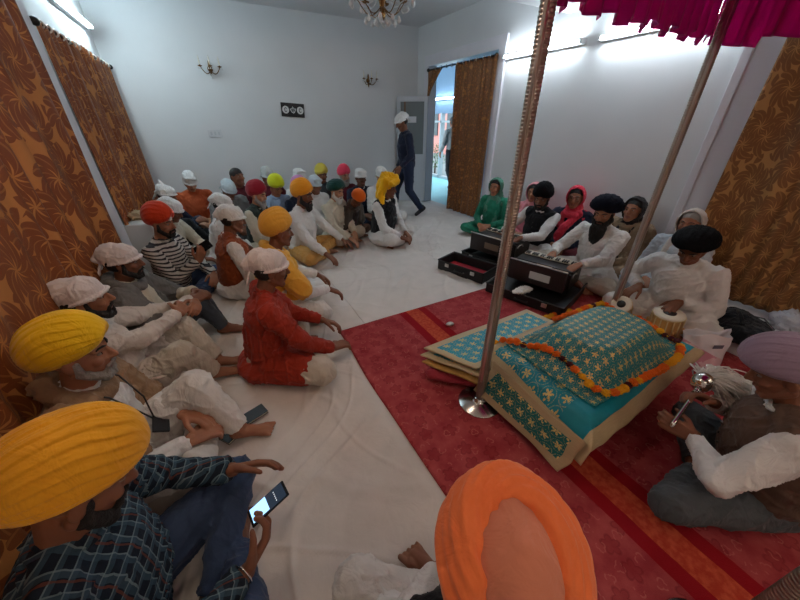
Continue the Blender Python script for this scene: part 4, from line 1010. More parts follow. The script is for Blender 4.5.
SKN = mat('drum_skin', (222, 214, 196), rough=.6); INK = mat('drum_black_patch', (34, 28, 26), rough=.5); STRAP = mat('strap_leather', (206, 184, 136), rough=.6)
def tabla(loc, rot, r0, r1, h, m, label, ring=False):
    r = empty('tabla', loc, 0, label, 'drum', 'pair of tabla drums'); r.rotation_euler = rot
    b = MB(); b.lathe([(r0*.75, 0), (r0*.95, h*.04), (r0, h*.15), (r1*1.02, h*.85), (r1, h*.97), (r1*.9, h)], n=36); b.obj('shell', m, r)
    b = MB(); b.lathe([(r1*1.04, h*.93), (r1*1.06, h*.965), (r1*1.03, h*1.0), (r1*.8, h*1.012), (r1*.3, h*1.013), (.001, h*1.013)], n=36); b.obj('drum_head', SKN, r)
    b = MB(); b.cyl((0, 0, h*1.012), (0, 0, h*1.03), r1*.45, n=24); b.obj('black_patch', INK, r)
    b = MB(); k = 32
    b.tube([(r1*1.06*math.cos(a), r1*1.06*math.sin(a), h*.93) for a in np.arange(k)*2*PI/k], r1*.055, 8, True); b.obj('braid', STRAP, r)
    for i in range(16):
        a = 2*PI*i/16; b = MB(); c, s = math.cos(a), math.sin(a); a2 = a+.12; c2, s2 = math.cos(a2), math.sin(a2)
        b.tube([(r1*1.08*c, r1*1.08*s, h*.93), (r0*.5*c2+r1*.54*c, r0*.5*s2+r1*.54*s, h*.5), (r0*1.02*c2, r0*1.02*s2, h*.10)], .0048, 5); b.obj('strap', STRAP, r, True)
    if not ring:
        for i in range(8): a = 2*PI*i/8+.2; b = MB(); q = (r0+r1)/2*1.07; b.cyl((q*math.cos(a), q*math.sin(a), h*.36), (q*math.cos(a), q*math.sin(a), h*.56), .014, n=10); b.obj('wood_peg', mat('peg_wood', (196, 150, 84), rough=.5), r)
    b = MB(); b.tube([(r0*.95*math.cos(a), r0*.95*math.sin(a), .0) for a in np.arange(24)*2*PI/24], .02, 8, True); b.obj('cushion_ring', cloth('ring_cloth', (130, 40, 50)), r)
tabla((2.92, .80, .045), (0, -.10, 0), .115, .098, .22, mat('drum_wood', (206, 160, 92), rough=.45, var=.15), 'wooden tabla drum with straps under the player hand')
tabla((2.94, 1.13, .085), (.15, -.85, 0), .075, .072, .22, mat('drum_metal_pale', (190, 186, 176), rough=.35, metal=.5), 'small pale tabla drum tipped to show its black centre', True)

# ------------------------------------------------------------------ right hand clutter
o = MB().box((3.62, .10, .05), (.90, 2.3, .10)).obj('floor_mattress', cloth('mattress_white', (214, 216, 220), .2), None, True, .03, sub=0); tag(o, 'thin white mattress on the floor behind the tabla player', 'mattress')
def bag():
    r = empty('backpack', (3.30, .44, .10), .35, 'slumped black bag lying behind the tabla near the white mattress', 'bag'); m = cloth('bag_black', (22, 24, 30), .6)
    b = MB(); b.ell((0, 0, .08), (.23, .17, .085), n=20); b.ell((.1, .05, .10), (.15, .12, .08)); b.ell((-.12, -.03, .09), (.13, .12, .085)); b.caps((-.16, .05, .12), (.14, .08, .13), .045)
    link('shell', vox(b, .008, 2, lambda P: .012*folds(P, 5, 9)), m, r)
    b = MB(); b.tube([(-.13, .05, .17), (-.08, .08, .22), (.02, .09, .22), (.08, .07, .18)], .012, 8); b.obj('handle', m, r)
    b = MB(); b.tube([(-.18, -.08, .13), (-.05, -.12, .165), (.1, -.08, .17), (.2, .02, .13)], .005, 6); b.obj('zipper', mat('zip_grey', (90, 92, 96), rough=.4, metal=.5), r)
bag()
def plastic_bag():
    r = empty('carrier_bag', (2.82, .50, .03), -.5, 'white and pink printed carrier bag standing between tabla and black bag', 'bag'); n = 30; m = 26
    P = np.zeros((m, n, 3))
    for i in range(m):
        t = i/(m-1)
        for j in range(n):
            a = 2*PI*j/n; c, s = math.cos(a), math.sin(a); q = (abs(c)**3+abs(s)**3)**(-1/3.); w = .018*math.sin(a*5+t*6)*t+.01*math.sin(a*9+t*3)
            P[i, j] = ((.14+.02*t+w)*q*c, (.075-.035*t+w*.6)*q*s+.03*t, .24*t+.018*math.sin(a*3+1)*t)
    mm = mat('bag_white_pink', (230, 222, 226), rough=.35); t = NT(mm); v = t.coord(); se = t.add('ShaderNodeSeparateXYZ'); t.link(v, se.inputs[0])
    k = t.math('LESS_THAN', t.math('ADD', se.outputs[2], t.math('MULTIPLY', se.outputs[0], .5)), .11); nz = t.noise(v, 9, 2)
    pk = t.mix(t.math('GREATER_THAN', nz, .5), srgb((214, 150, 168)), srgb((232, 200, 206))); t.link(t.mix(k, srgb((232, 228, 232)), pk), t.bsdf.inputs['Base Color'])
    o = link('bag_wall', grid_mesh('w', P, closed_u=True), mm, r); o.modifiers.new('s', 'SOLIDIFY').thickness = .002
    b = MB(); b.box((0, 0, .004), (.24, .12, .006)); b.obj('bottom', mm, r)
    b = MB(); b.box((.03, -.052, .17), (.07, .003, .03)); b.obj('print_mark', mat('print_grey', (110, 112, 130), rough=.6), r, False)
plastic_bag()
crumple('plastic_wrap', (3.86, .30, .10), (.13, .10, .05), mat('clear_plastic', (196, 200, 210), rough=.15, spec=.8), 'crumpled clear plastic wrap at the right edge beside the gold curtain', 'plastic wrap', 8, None, 1.)

# chaur: silver handle with a white hair whisk, held by the attendant
def whisk():
    a = V3(1.64, .245, .335); c = V3(1.90, .275, .455); r = empty('fly_whisk', tuple(a), 0, 'silver-handled white hair whisk held over the cloth by the attendant at the right', 'whisk'); d = c-a; L = np.linalg.norm(d); d /= L
    SIL = mat('silver', (226, 224, 220), rough=.16, metal=1.)
    rot = np.array(Vector(d).to_track_quat('Z', 'Y').to_matrix())
    b = MB(); b.lathe([(.006, -.03), (.012, 0), (.010, .02), (.009, .12), (.011, .22), (.016, L-.09), (.011, L-.07), (.017, L-.055)], rot=rot, n=20); b.obj('handle', SIL, r)
    b = MB(); b.lathe([(.014, L-.055), (.034, L-.045), (.044, L-.02), (.046, L), (.040, L+.02), (.030, L+.035), (.024, L+.04)], rot=rot, n=24); b.obj('cup', SIL, r)
    for k in range(8): pass
    b = MB(); rs = np.random.RandomState(2); s0 = d*(L+.03)
    for i in range(800):
        th = rs.uniform(0, 2*PI); q = rs.uniform(0, 1)**.5; o1 = V3(math.cos(th), math.sin(th), 0)*.024*q
        tgt = V3(.10+rs.normal()*.04, -.02+rs.normal()*.05, .03+rs.normal()*.03); tgt2 = V3(.13, -.20, -.11)+rs.normal(size=3)*V3(.055, .05, .03)
        P = []
        for t in np.linspace(0, 1, 8):
            p = s0+o1*(1+t)+(tgt*(2*t*(1-t))+tgt2*t*t)*1.0; P.append(p)
        b.tube(P, [.0038, .0038, .0036, .0034, .003, .0026, .002, .001], 4)
    b.obj('whisk_hair', mat('hair_white', (238, 236, 230), rough=.6), r)
whisk()

# diaries on the sheet
DI = mat('diary_black', (26, 27, 32), rough=.45, bump=.2, bscale=300); PG = mat('page_cream', (220, 214, 190), rough=.8)
def diary(loc, rz, label, w=.085, d=.125, zz=.016):
    r = empty('pocket_diary', loc, rz, label, 'diary', 'black diaries on the white sheet')
    b = MB(); b.box((0, 0, zz*.5), (w-.006, d-.004, zz-.005)); b.obj('pages', PG, r, False)
    b = MB(); b.box((0, 0, zz-.0015), (w, d, .003)); b.box((0, 0, .0015), (w, d, .003)); b.box((-w/2, 0, zz/2), (.003, d, zz)); b.obj('cover', DI, r, False, .001)
diary((-.275, 1.505, .03), -.95, 'black diary on the white sheet touching the hands of the white-clad man', .085, .12)
diary((-.150, 1.585, .03), -1.25, 'black diary with pale page edge, farther of the two on the sheet', .085, .14)

# phones
def phone(loc, dirn, nrm, label, screen, wide=.072, ln=.15):
    y = Vector(dirn).normalized(); z = Vector(nrm); z = (z-y*z.dot(y)).normalized(); x = y.cross(z)
    r = empty('mobile_phone', tuple(loc), 0, label, 'phone', None); r.rotation_mode = 'QUATERNION'; r.rotation_quaternion = Matrix((x, y, z)).transposed().to_quaternion()
    b = MB(); b.box((0, 0, 0), (wide, ln, .008)); b.obj('case', mat('phone_black', (18, 20, 26), rough=.25), r, False, .004)
    if screen:
        b = MB(); b.box((0, .012, .0046), (wide-.008, ln-.040, .0008)); b.obj('screen', mat('phone_screen_dark', (20, 26, 34), rough=.1, emit=(40, 52, 66), estr=.5), r, False)
        b = MB(); b.box((-.002, -ln*.22, .0052), (wide-.014, ln*.42, .0008)); b.obj('lit_window', mat('phone_screen_lit', (170, 210, 245), rough=.1, emit=(150, 200, 245), estr=.9), r, False)
        b = MB(); 
        for i in range(5): b.box((-.018+.009*i, ln*.20, .0052), (.005, .003, .0006))
        b.obj('screen_text', mat('screen_text', (220, 225, 230), emit=(220, 225, 230), estr=.4), r, False)
    else:
        b = MB(); b.cyl((wide*.25, ln*.35, .004), (wide*.25, ln*.35, .0055), .009); b.obj('lens', mat('lens', (60, 64, 70), rough=.1), r)
    return r

# ------------------------------------------------------------------ wall things
CRY = mat('crystal', (240, 240, 240), rough=.06, trans=.12, spec=1.); CANDLE = mat('candle_sleeve', (232, 226, 208), rough=.5)
def drop(b, p, s): b.lathe([(.001, -s*1.6), (s*.55, -s*1.1), (s*.62, -s*.8), (s*.3, 0), (.001, s*.3)], p, n=8)
def sconce(x, z, label):
    r = empty('wall_sconce', (x, YB, z), 0, label, 'wall lamp', 'brass candle sconces'); r.scale = (.88,)*3
    b = MB(); b.lathe([(.03, 0), (.045, .01), (.03, .03), (.02, .035)], rot=rotm(PI/2), n=20); b.ell((0, -.03, .05), (.02, .02, .07)); b.ell((0, -.03, -.07), (.015, .015, .05)); b.obj('back_plate', BRASS, r)
    for s in (-1, 0, 1):
        ex = s*.15; ey = -.14 if s else -.2
        b = MB(); P = [(ex*t, -.03+(ey+.03)*t, -.03-.07*math.sin(PI*t)+.05*t) for t in np.linspace(0, 1, 9)]; b.tube(P, .007); b.lathe([(.006, -.01), (.032, 0), (.036, .008), (.01, .012), (.012, .02)], (ex, ey, .02), n=16); a_ = b.obj('arm', BRASS, r)
        b = MB(); b.cyl((ex, ey, .03), (ex, ey, .10), .010); b.obj('candle', CANDLE, r); b = MB(); b.lathe([(.006, .10), (.012, .12), (.009, .14), (.001, .17)], (ex, ey, 0), n=12); b.obj('bulb', mat('bulb_glass', (236, 232, 220), rough=.15), r)
        for k in range(4): b = MB(); a = k*PI/2; drop(b, (ex+.03*math.cos(a), ey+.03*math.sin(a), .0), .016); b.obj('crystal', CRY, r)
    for k in range(3): b = MB(); drop(b, (0, -.05-.02*k, -.12+.02*k), .018); b.obj('crystal', CRY, r)
sconce(.33, 2.30, 'brass candle sconce on the back wall nearer the left curtain'); sconce(2.97, 2.26, 'brass candle sconce on the back wall nearer the doorway')
def sign():
    r = empty('wall_sign', (1.486, YB-.012, 1.77), 0, 'black wall plate with two white discs and an emblem on the back wall', 'sign'); W_ = mat('sign_white', (225, 225, 222), rough=.5)
    b = MB(); b.box((0, 0, 0), (.40, .022, .21), rotm(0, .06, 0)); b.obj('plate', mat('sign_black', (20, 20, 22), rough=.4), r, False, .004)
    for s in (-1, 1):
        b = MB(); b.cyl((s*.125, -.011, -s*.006), (s*.125, -.014, -s*.006), .058, n=28); o = b.obj('disc', W_, r, False)
        b = MB(); b.tube([(s*.125+.018*math.cos(a), -.0155, -s*.006+.030*math.sin(a)) for a in np.linspace(.4, 2*PI-.6, 14)], .005, 6); b.obj('symbol', mat('sign_black', (20, 20, 22)), o)
    b = MB(); b.tube([(.034*math.cos(a), -.0145, .034*math.sin(a)) for a in np.arange(24)*2*PI/24], .0045, 6, True); b.box((0, -.0145, 0), (.008, .004, .11))
    for s in (-1, 1): b.tube([(s*(.014+.032*math.sin(t*PI*.5)), -.0145, -.045+.07*t) for t in np.linspace(0, 1, 8)], .0045, 6)
    b.obj('emblem', W_, r, True)
sign()
def switchplate(x, z, label):
    r = empty('switch_plate', (x, YB-.008, z), 0, label, 'switch'); b = MB(); b.box((0, 0, 0), (.20, .014, .11)); b.obj('plate', mat('switch_white', (214, 216, 218), rough=.4), r, False, .003)
    for i in range(3): b = MB(); b.box((-.055+.055*i, -.009, 0), (.028, .006, .05)); b.obj('switch', mat('switch_key', (198, 202, 205), rough=.35), r, False, .002)
switchplate(.17, 1.43, 'white switch plate low on the back wall below the left sconce')
def chandelier():
    r = empty('chandelier', (1.78, 3.55, 0), 0, 'crystal chandelier hanging at the top of the view', 'chandelier')
    b = MB(); b.lathe([(.07, ZC-.03), (.075, ZC-.01), (.04, ZC)], n=24); b.cyl((0, 0, 2.75), (0, 0, ZC-.02), .008); b.lathe([(.002, 2.42), (.02, 2.45), (.035, 2.49), (.02, 2.53), (.03, 2.58), (.05, 2.62), (.03, 2.68), (.015, 2.76)], n=20); b.obj('stem', BRASS, r)
    for i in range(8):
        a = 2*PI*i/8+.2; c, s = math.cos(a), math.sin(a); R_ = .27
        P = [(c*R_*t, s*R_*t, 2.56-.10*math.sin(PI*min(t*1.15, 1))+.05*t) for t in np.linspace(.05, 1, 12)]
        b = MB(); b.tube(P, .0045); b.lathe([(.006, 0), (.034, .012), (.042, .022), (.012, .026), (.014, .04)], (c*R_, s*R_, 2.605), n=16); b.obj('arm', BRASS, r)
        b = MB(); b.cyl((c*R_, s*R_, 2.64), (c*R_, s*R_, 2.72), .011); b.obj('candle', CANDLE, r)
        b = MB(); b.lathe([(.006, 0), (.014, .02), (.01, .045), (.001, .07)], (c*R_, s*R_, 2.72), n=10); b.obj('bulb', mat('bulb_glass', (236, 232, 220), rough=.15), r)
        for k in range(3): b = MB(); e = a+(-.13, 0, .13)[k]; drop(b, (R_*1.1*math.cos(e), R_*1.1*math.sin(e), 2.585), .032); b.obj('crystal', CRY, r)
        b = MB(); drop(b, (c*.16, s*.16, 2.465), .034); b.obj('crystal', CRY, r); b = MB(); drop(b, (c*.07, s*.07, 2.45), .032); b.obj('crystal', CRY, r)
        b = MB(); b.tube([(c*(.05+.2*t), s*(.05+.2*t), 2.62-.06*math.sin(PI*t)) for t in np.linspace(0, 1, 9)], .006, 6); b.obj('bead_chain', CRY, r)
chandelier()
def white_box():
    r = empty('wall_cabinet', (XL+.19, 4.12, 0), -.15, 'white metal box standing against the pilaster between the two left curtains', 'cabinet'); m = mat('box_white', (214, 216, 216), rough=.4)
    b = MB(); b.box((0, 0, .36), (.24, .34, .71)); b.obj('body', m, r, False, .01); b = MB(); b.box((.123, 0, .55), (.008, .30, .30)); b.obj('door', m, r, False, .004)
    b = MB(); b.box((.13, .11, .55), (.01, .015, .06)); b.obj('handle', METAL, r, False)
white_box()
crumple('cloth_bundle', (XL+.18, 4.18, .715), (.10, .07, .04), cloth('bundle_beige', (196, 172, 140), .5), 'small beige bundle on top of the white metal box', 'bundle', 6)
def cushion(x, y, lab, m, s=1):
    b = MB(); b.ell((0, 0, .30), (.085, .26*s, .24)); o = link('back_cushion', vox(b, .012, 2, lambda P: .008*folds(P, x*3+y, 8)), m); o.location = (x, y, .0); tag(o, lab, 'cushion')

# ------------------------------------------------------------------ clothes
W1_ = cloth('kurta_white', (226, 224, 222), .5); W2_ = cloth('kurta_offwhite', (214, 204, 196), .5); W3_ = cloth('kurta_cream', (206, 196, 178), .5); PW = cloth('baggy_white', (218, 214, 210), .5)
PC = cloth('baggy_cream', (196, 186, 172), .5); JEAN = cloth('jeans_blue', (58, 74, 104), .35, .25); JEAND = cloth('jeans_grey_blue', (74, 84, 96), .35, .3); GREYP = cloth('trousers_grey', (76, 80, 84), .35)
NAVY = cloth('navy', (30, 36, 56)); BLACKC = cloth('black_cloth', (22, 22, 26), .35); DGREEN = cloth('vest_dark_green', (44, 52, 48)); RUST = cloth('rust_red', (150, 44, 26), .5); RUSTV = cloth('rust_vest', (142, 68, 34), .4)
OSW = cloth('sweater_orange', (178, 84, 46), .3); GREYS = cloth('grey_shawl', (130, 130, 130), .6); BROWNV = cloth('vest_brown', (92, 70, 58), .35); MAR = cloth('maroon_cloth', (92, 26, 36)); LBL = cloth('shirt_light_blue', (150, 172, 200), .4)
MUST = cloth('trousers_mustard', (192, 142, 76), .4); TANSH = cloth('shawl_tan', (150, 118, 90), .5); GJ = cloth('jacket_grey', (110, 108, 106), .5)
def tur(name, rgb, c=.35): return mat('turban_'+name, rgb, rough=.8, cloth=c, var=.06, spec=.2, sheen=.2)
TY1 = tur('yellow_ochre', (236, 166, 34)); TY2 = tur('bright_yellow', (240, 190, 24)); TOR = tur('salmon_orange', (240, 122, 66), .3); TORI = tur('salmon_inner', (204, 126, 98), .35); TMV = tur('mauve', (146, 126, 146)); TRO = tur('vermilion', (206, 60, 24)); TMA = tur('maroon', (148, 20, 40)); TLI = tur('lime', (206, 214, 30))
TPU = tur('pink_purple', (206, 140, 196)); TO2 = tur('orange_yellow', (240, 156, 30)); TPY = tur('pale_yellow', (222, 204, 84)); TGR = tur('dark_green', (14, 62, 58)); TPK = tur('pink_red', (214, 54, 82)); TOO = tur('orange', (240, 112, 30)); TBK = mat('turban_black', (10, 10, 14), rough=.85, cloth=.35, spec=.15); TNV = mat('turban_blue_black', (12, 15, 30), rough=.85, cloth=.35, spec=.15); TOC = tur('ochre_soft', (228, 168, 62)); TYS = tur('saffron_yellow', (246, 184, 14))
CW = cloth('head_cloth_white', (228, 226, 224), .6); CW2 = cloth('head_cloth_pinkish', (224, 212, 210), .6); CB = cloth('head_cloth_bluewhite', (196, 208, 214), .6); CG = cloth('head_cloth_grey', (186, 190, 188), .6)
def plaid(t):
    v = t.coord(rot=(0, .05, .1)); se = t.add('ShaderNodeSeparateXYZ'); t.link(v, se.inputs[0])
    def lines(o, f, w): return t.math('LESS_THAN', t.math('FRACT', t.math('MULTIPLY', o, f)), w)
    a = se.outputs[0]; b_ = t.math('MULTIPLY', t.math('SUBTRACT', se.outputs[1], se.outputs[2]), .85)
    c = srgb((26, 34, 46)); c = t.mix(t.math('MULTIPLY', lines(a, 25, .38), .55), c, srgb((62, 88, 104))); c = t.mix(t.math('MULTIPLY', lines(b_, 25, .38), .55), c, srgb((62, 88, 104)))
    c = t.mix(t.math('MULTIPLY', lines(a, 25, .09), .55), c, srgb((128, 146, 150))); c = t.mix(t.math('MULTIPLY', lines(b_, 25, .09), .55), c, srgb((128, 146, 150)))
    c = t.mix(t.math('MULTIPLY', lines(t.math('ADD', a, .022), 12.5, .06), .7), c, srgb((110, 60, 46))); t.link(c, t.bsdf.inputs['Base Color'])
def stripes(t):
    v = t.coord(rot=(.3, .15, 0)); se = t.add('ShaderNodeSeparateXYZ'); t.link(v, se.inputs[0])
    b_ = t.math('FRACT', t.math('MULTIPLY', t.math('ADD', se.outputs[2], t.math('MULTIPLY', se.outputs[0], .12)), 34)); t.link(t.mix(t.math('LESS_THAN', b_, .42), srgb((196, 192, 186)), srgb((54, 52, 56))), t.bsdf.inputs['Base Color'])
PLAID = tc('shirt_plaid', plaid); STRIPE = tc('sweater_striped', stripes)
CAMO = curtain_mat('scarf_print', (120, 100, 84), (70, 54, 46), (150, 130, 110), 9.)

def A_(w, d=None, n=None, curl=.5, hint=None, **k):
    a = dict(w=w, curl=curl)
    if d: a['d'] = d
    if n: a['n'] = n
    if hint: a['hint'] = hint
    a.update(k); return a
def AW(world, curl=.5, dw=None, nw=None, hint=None):
    a = dict(world=world, curl=curl)
    if dw: a['dw'] = dw
    if nw: a['nw'] = nw
    if hint: a['hint'] = hint
    return a

# ---- near left row
P1, i1 = person('man in a large ochre yellow turban and blue plaid shirt looking at his lit phone', -.50, .80, .80, 2, ('turban', TY1), 'b', ('short', 'black'), PLAID, 'cross', JEAN,
  arms=(AW((-.235, .66, .27), .75, (.75, .5, .35), (-.2, .7, .5)), AW((-.235, 1.02, .34), .35, (.9, -.15, -.05), (.1, -.8, -.5))),
  lean=.18, hp=-.50, hyaw=.32, lod=3, skirt=False, girth=1.1, key='M1', legs_xyz=([(.28, .36, .20), (-.07, .36, .07), (-.2, .38, .05)], [(-.26, .40, .20), (.09, .25, .065), (.23, .26, .05)]),
  gearkw=dict(a=.114, b=.148, c=.128, layers=9, amp=.005, peak=.16, tilt=.34, skew=.45, cz=.066), folds_amp=1.3)
phone((-.125, .79, .37), (.93, .18, .30), (-.35, .0, .9), 'phone with a bright blue lit screen in the hand of the plaid-shirted man', True)
b = MB(); hw = i1['W'](i1['arm'][1][1]); e_ = i1['W'](i1['arm'][1][0]); dd_ = (hw-e_)/np.linalg.norm(hw-e_); rr_ = np.array(Vector(dd_).to_track_quat('Z', 'Y').to_matrix())
b.tube([hw-dd_*.012+rr_@V3(.034*math.cos(a), .034*math.sin(a), 0) for a in np.arange(28)*2*PI/28], .0035, 8, True); o = b.obj('bracelet', mat('silver', (226, 224, 220), rough=.16, metal=1.)); tag(o, 'silver steel bangle on the wrist holding the lit phone', 'bangle')

P2, i2 = person('grey-bearded man in a bright yellow turban, tan shawl and white kurta with a black lanyard', -.665, 1.50, .78, -2, ('turban', TY2), 'a', ('short', 'grey'), W1_, 'rup', PW,
  arms=(AW((-.42, 1.36, .25), .6, (.8, .35, -.25), (0, .3, -.9)), AW((-.44, 1.50, .30), .5, (.75, -.45, -.3), (0, -.3, -.9))), lean=.10, hp=-.10, lod=3, shawl=(TANSH, 'back'), key='M2', legs_xyz=([(.20, .34, .15), (-.04, .36, .065), (-.16, .40, .045)], [(-.10, .38, .37), (.02, .54, .07), (.04, .68, .04)]),
  gearkw=dict(a=.114, b=.145, c=.125, layers=8, amp=.004, tilt=.36), folds_amp=1.3)
tp = i2['tp']; W = i2['W']
b = MB()
for s in (-1, 1): b.tube([W(tp(s*.07, .03, .50)), W(tp(s*.075, .10, .46)), W(tp(s*.05, .165, .33)), W(tp(.0, .19, .22))], .004, 6)
o = b.obj('lanyard', BLK); tag(o, 'black lanyard cord round the neck of the man in the tan shawl', 'lanyard')
b = MB(); b.box((0, 0, 0), (.10, .012, .07)); o = b.obj('badge', DI, None, False, .003); o.location = W(tp(.03, .215, .21)); o.rotation_euler = (.95, .1, -1.5); tag(o, 'black badge wallet hanging on the lanyard over the white kurta', 'badge')

P3, i3 = person('man in a white head cloth and off-white kurta clasping his hands over a raised knee', -.775, 2.10, .77, 0, ('cap', CW2, 0), 'a', ('short', 'black'), W2_, 'up', PC,
  arms=(AW((-.38, 2.36, .46), .7, (.2, .9, .1), (-.7, 0, -.6)), AW((-.36, 2.50, .44), .7, (.1, -.9, .1), (-.7, 0, -.6))), lean=.02, hp=.0, hyaw=.05, lod=3, legs_xyz=([(.10, .36, .34), (.04, .50, .08), (.02, .66, .04)], [(-.24, .36, .34), (-.10, .52, .07), (-.08, .68, .04)]), folds_amp=1.3)
P4, i4 = person('bearded man in a loose white head cloth and grey jacket leaning on the near curtain', -.70, 2.68, .76, -5, ('cap', CW2, 0), 'b', ('short', 'black'), W3_, 'up', JEAND,
  arms='up', lean=-.02, hp=-.12, lod=2, shawl=(GJ, 'back'), legs_xyz=([(.03, .38, .36), (.0, .50, .07), (.0, .66, .04)], [(-.30, .34, .22), (-.10, .46, .07), (-.02, .58, .045)]))
P5, i5 = person('man in a vermilion turban and striped sweater looking at a dark phone', -.545, 3.60, .78, -28, ('turban', TRO, mat('under_white', (226, 220, 214))), 'a', ('short', 'black'), STRIPE, 'cross', JEAN,
  arms=(A_((.02, .33, .40), (-.1, .5, .86), (-.7, -.3, .4), .7), A_((-.1, .36, .20), (.8, .4, -.1), (0, -.5, -.8), .5)), lean=.10, hp=-.18, lod=2, skirt=False, key='M5')
hr = i5['W'](i5['arm'][1][1]+V3(-.035, .06, .12)); phone(tuple(hr), (.85, -.1, .45), (.1, -.9, .35), 'dark phone held up by the man in the vermilion turban', False, .085, .17)
person('man in a white head cloth reaching forward, right behind the vermilion turban', -.52, 4.33, .74, -25, ('cap', CW, 0), 'b', None, W3_, 'cross', PW, arms=(A_((.12, .42, .20)), A_((-.12, .46, .18), (0, .9, -.2))), lean=.25, hp=-.5)
person('man in a pointed white cap and navy top by the far left curtain', -.62, 5.20, .76, -15, ('cap', CW, 1), 'b', ('must', 'black'), NAVY, 'rup', BLACKC, arms='up', lean=.05, hp=-.3, skirt=False)
person('man with bowed head in a white cap and orange sweater against the back wall', -.36, 5.98, .80, -80, ('cap', CW, 2), 'c', None, OSW, 'cross', NAVY, arms='lap', lean=.12, hp=-.65, skirt=False, girth=1.1)
b = MB()
person('man with bowed bluish-white head cloth and grey shawl near the back wall', .12, 5.22, .75, -65, ('cap', CB, 0), 'b', None, GREYS, 'cross', GREYP, arms='lap', lean=.22, hp=-.6, shawl=(GREYS, 'back'))
person('man in a white head cloth and white kurta directly behind the rust waistcoat', -.01, 4.30, .74, -15, ('cap', CW, 0), 'b', None, W1_, 'cross', PW, arms='lap', lean=.18, hp=-.4)
person('man in a white head cloth and rust waistcoat with white sleeves', .04, 3.40, .78, 5, ('cap', CW, 0), 'b', None, W1_, 'cross', PW, arms='lap', lean=.12, hp=-.25, vest=RUSTV, lod=2)
person('man in an ochre turban with a long yellow shawl down his back and white kurta', .35, 2.74, .79, 2, ('turban', TOC), 'b', ('must', 'black'), W1_, 'cross', PW, arms=(A_((.18, .42, .24), (.1, .8, -.5)), A_((-.2, .44, .22), (0, .8, -.6))), lean=.14, hp=-.15, shawl=(TOC, 'back'), lod=2,
  gearkw=dict(layers=8, tilt=.42, peak=.2))
person('man in a white head cloth and rust red kurta at the edge of the carpet', .16, 2.00, .78, 0, ('cap', CW2, 0), 'b', ('must', 'black'), RUST, 'cross', PC, arms=(A_((.16, .42, .15), (-.3, .85, -.2), (0, -.5, -.8), .5), A_((-.14, .44, .20), (.4, .8, -.3), (.2, -.5, -.8), .6)), lean=.16, hp=-.18, lod=3, girth=1.08, folds_amp=1.2, feet='bare')
# ---- group by the back wall
person('man in maroon with his head turned up by the back wall', .30, 5.80, .84, -60, ('hair', HAIR), 'b', None, MAR, 'tight', NAVY, arms='lap', lean=.02, hp=.1, skirt=False)
person('grey-bearded man in a deep maroon turban and dark green waistcoat', .42, 4.55, .77, -35, ('turban', TMA), 'c', ('full', 'grey'), W3_, 'tight', PC, arms='lap', lean=.10, hp=-.2, vest=DGREEN)
person('man in a grey-white cap over black hair and maroon top at the back wall', .74, 5.75, .82, -75, ('cap', CG, 0), 'b', None, MAR, 'tight', BLACKC, arms='lap', lean=.08, hp=-.35)
person('person in a lime yellow turban and light blue shirt', .74, 5.08, .76, -70, ('turban', TLI), 'a', None, LBL, 'tight', GREYP, arms='lap', lean=.15, hp=-.5)
person('person in a pink-purple turban and navy jacket behind the orange-yellow turban', 1.05, 5.00, .73, -55, ('turban', TPU), 'b', None, NAVY, 'tight', GREYP, arms='lap', lean=.16, hp=-.35)
person('dark-faced man in a plain white cap by the back wall behind the pink-purple turban', 1.20, 5.55, .79, -70, ('cap', CW, 2), 'd', None, W1_, 'tight', PW, arms='lap', lean=.05, hp=-.15)
person('bearded man in an orange-yellow turban, white shirt and mustard trousers', .88, 4.02, .81, -42, ('turban', TO2), 'b', ('full', 'black'), W1_, 'cross', MUST, arms=(A_((.26, .46, .16), (.1, .85, -.5), (0, -.4, -1), .35), A_((-.30, .42, .16), (-.2, .8, -.5), (0, -.4, -1), .35)), lean=.14, hp=-.12, lod=2, skirt=False, girth=1.12, feet='bare')
person('man in a pale yellow turban at the back wall', 1.66, 5.85, .77, -75, ('turban', TPY), 'b', ('must', 'black'), GREYP, 'tight', BLACKC, arms='lap', lean=.06, hp=-.15)
person('man in a bluish-white cap and white shirt behind the dark green turban', 1.30, 5.00, .75, -75, ('cap', CB, 2), 'b', None, W1_, 'tight', PW, arms='lap', lean=.14, hp=-.3)
person('white-bearded man in a dark green turban and cream kurta', 1.42, 4.38, .75, -58, ('turban', TGR), 'c', ('full', 'white'), W3_, 'tight', PC, arms=(A_((.14, .40, .16)), A_((-.05, .34, .18), (.7, .6, -.2))), lean=.12, hp=-.25, lod=2, gearkw=dict(a=.135, c=.105))
person('grey-bearded man in a pink-red turban and maroon sweater by the back wall', 1.97, 5.56, .77, -80, ('turban', TPK), 'c', ('full', 'grey'), MAR, 'tight', NAVY, arms='lap', lean=.06, hp=-.15)
person('dark-skinned man in a white cap, white muffler and navy jacket', 2.10, 5.12, .78, -85, ('cap', CW, 2), 'd', None, NAVY, 'tight', NAVY, arms='lap', lean=.05, hp=-.1, collar=CW)
person('small figure bowing in a bright orange turban with a beige scarf and dark shawl', 1.73, 4.42, .60, -60, ('turban', TOO), 'b', None, cloth('shawl_dark', (56, 48, 46)), 'tight', BROWNV, arms='lap', lean=.42, hp=-.9, shawl=(cloth('shawl_beige_dark', (84, 74, 66)), 'back'), scale=.86)
person('man in a white cap and mask sitting behind the saffron head wrap', 2.42, 4.98, .80, -85, ('cap', CW, 0), 'c', ('must', 'white'), W1_, 'tight', PW, arms='lap', lean=.06, hp=-.3)
person('man in a loose saffron head wrap, black waistcoat and white kurta', 2.04, 4.00, .80, -58, ('loose', TYS), 'b', None, W1_, 'tight', PW, arms=(A_((.10, .36, .16), (-.5, .8, -.3), (0, -.5, -.8), .6), A_((-.08, .34, .17), (.5, .8, -.3), (0, -.5, -.8), .6)), lean=.14, hp=-.15, vest=BLACKC, lod=2, feet='bare')
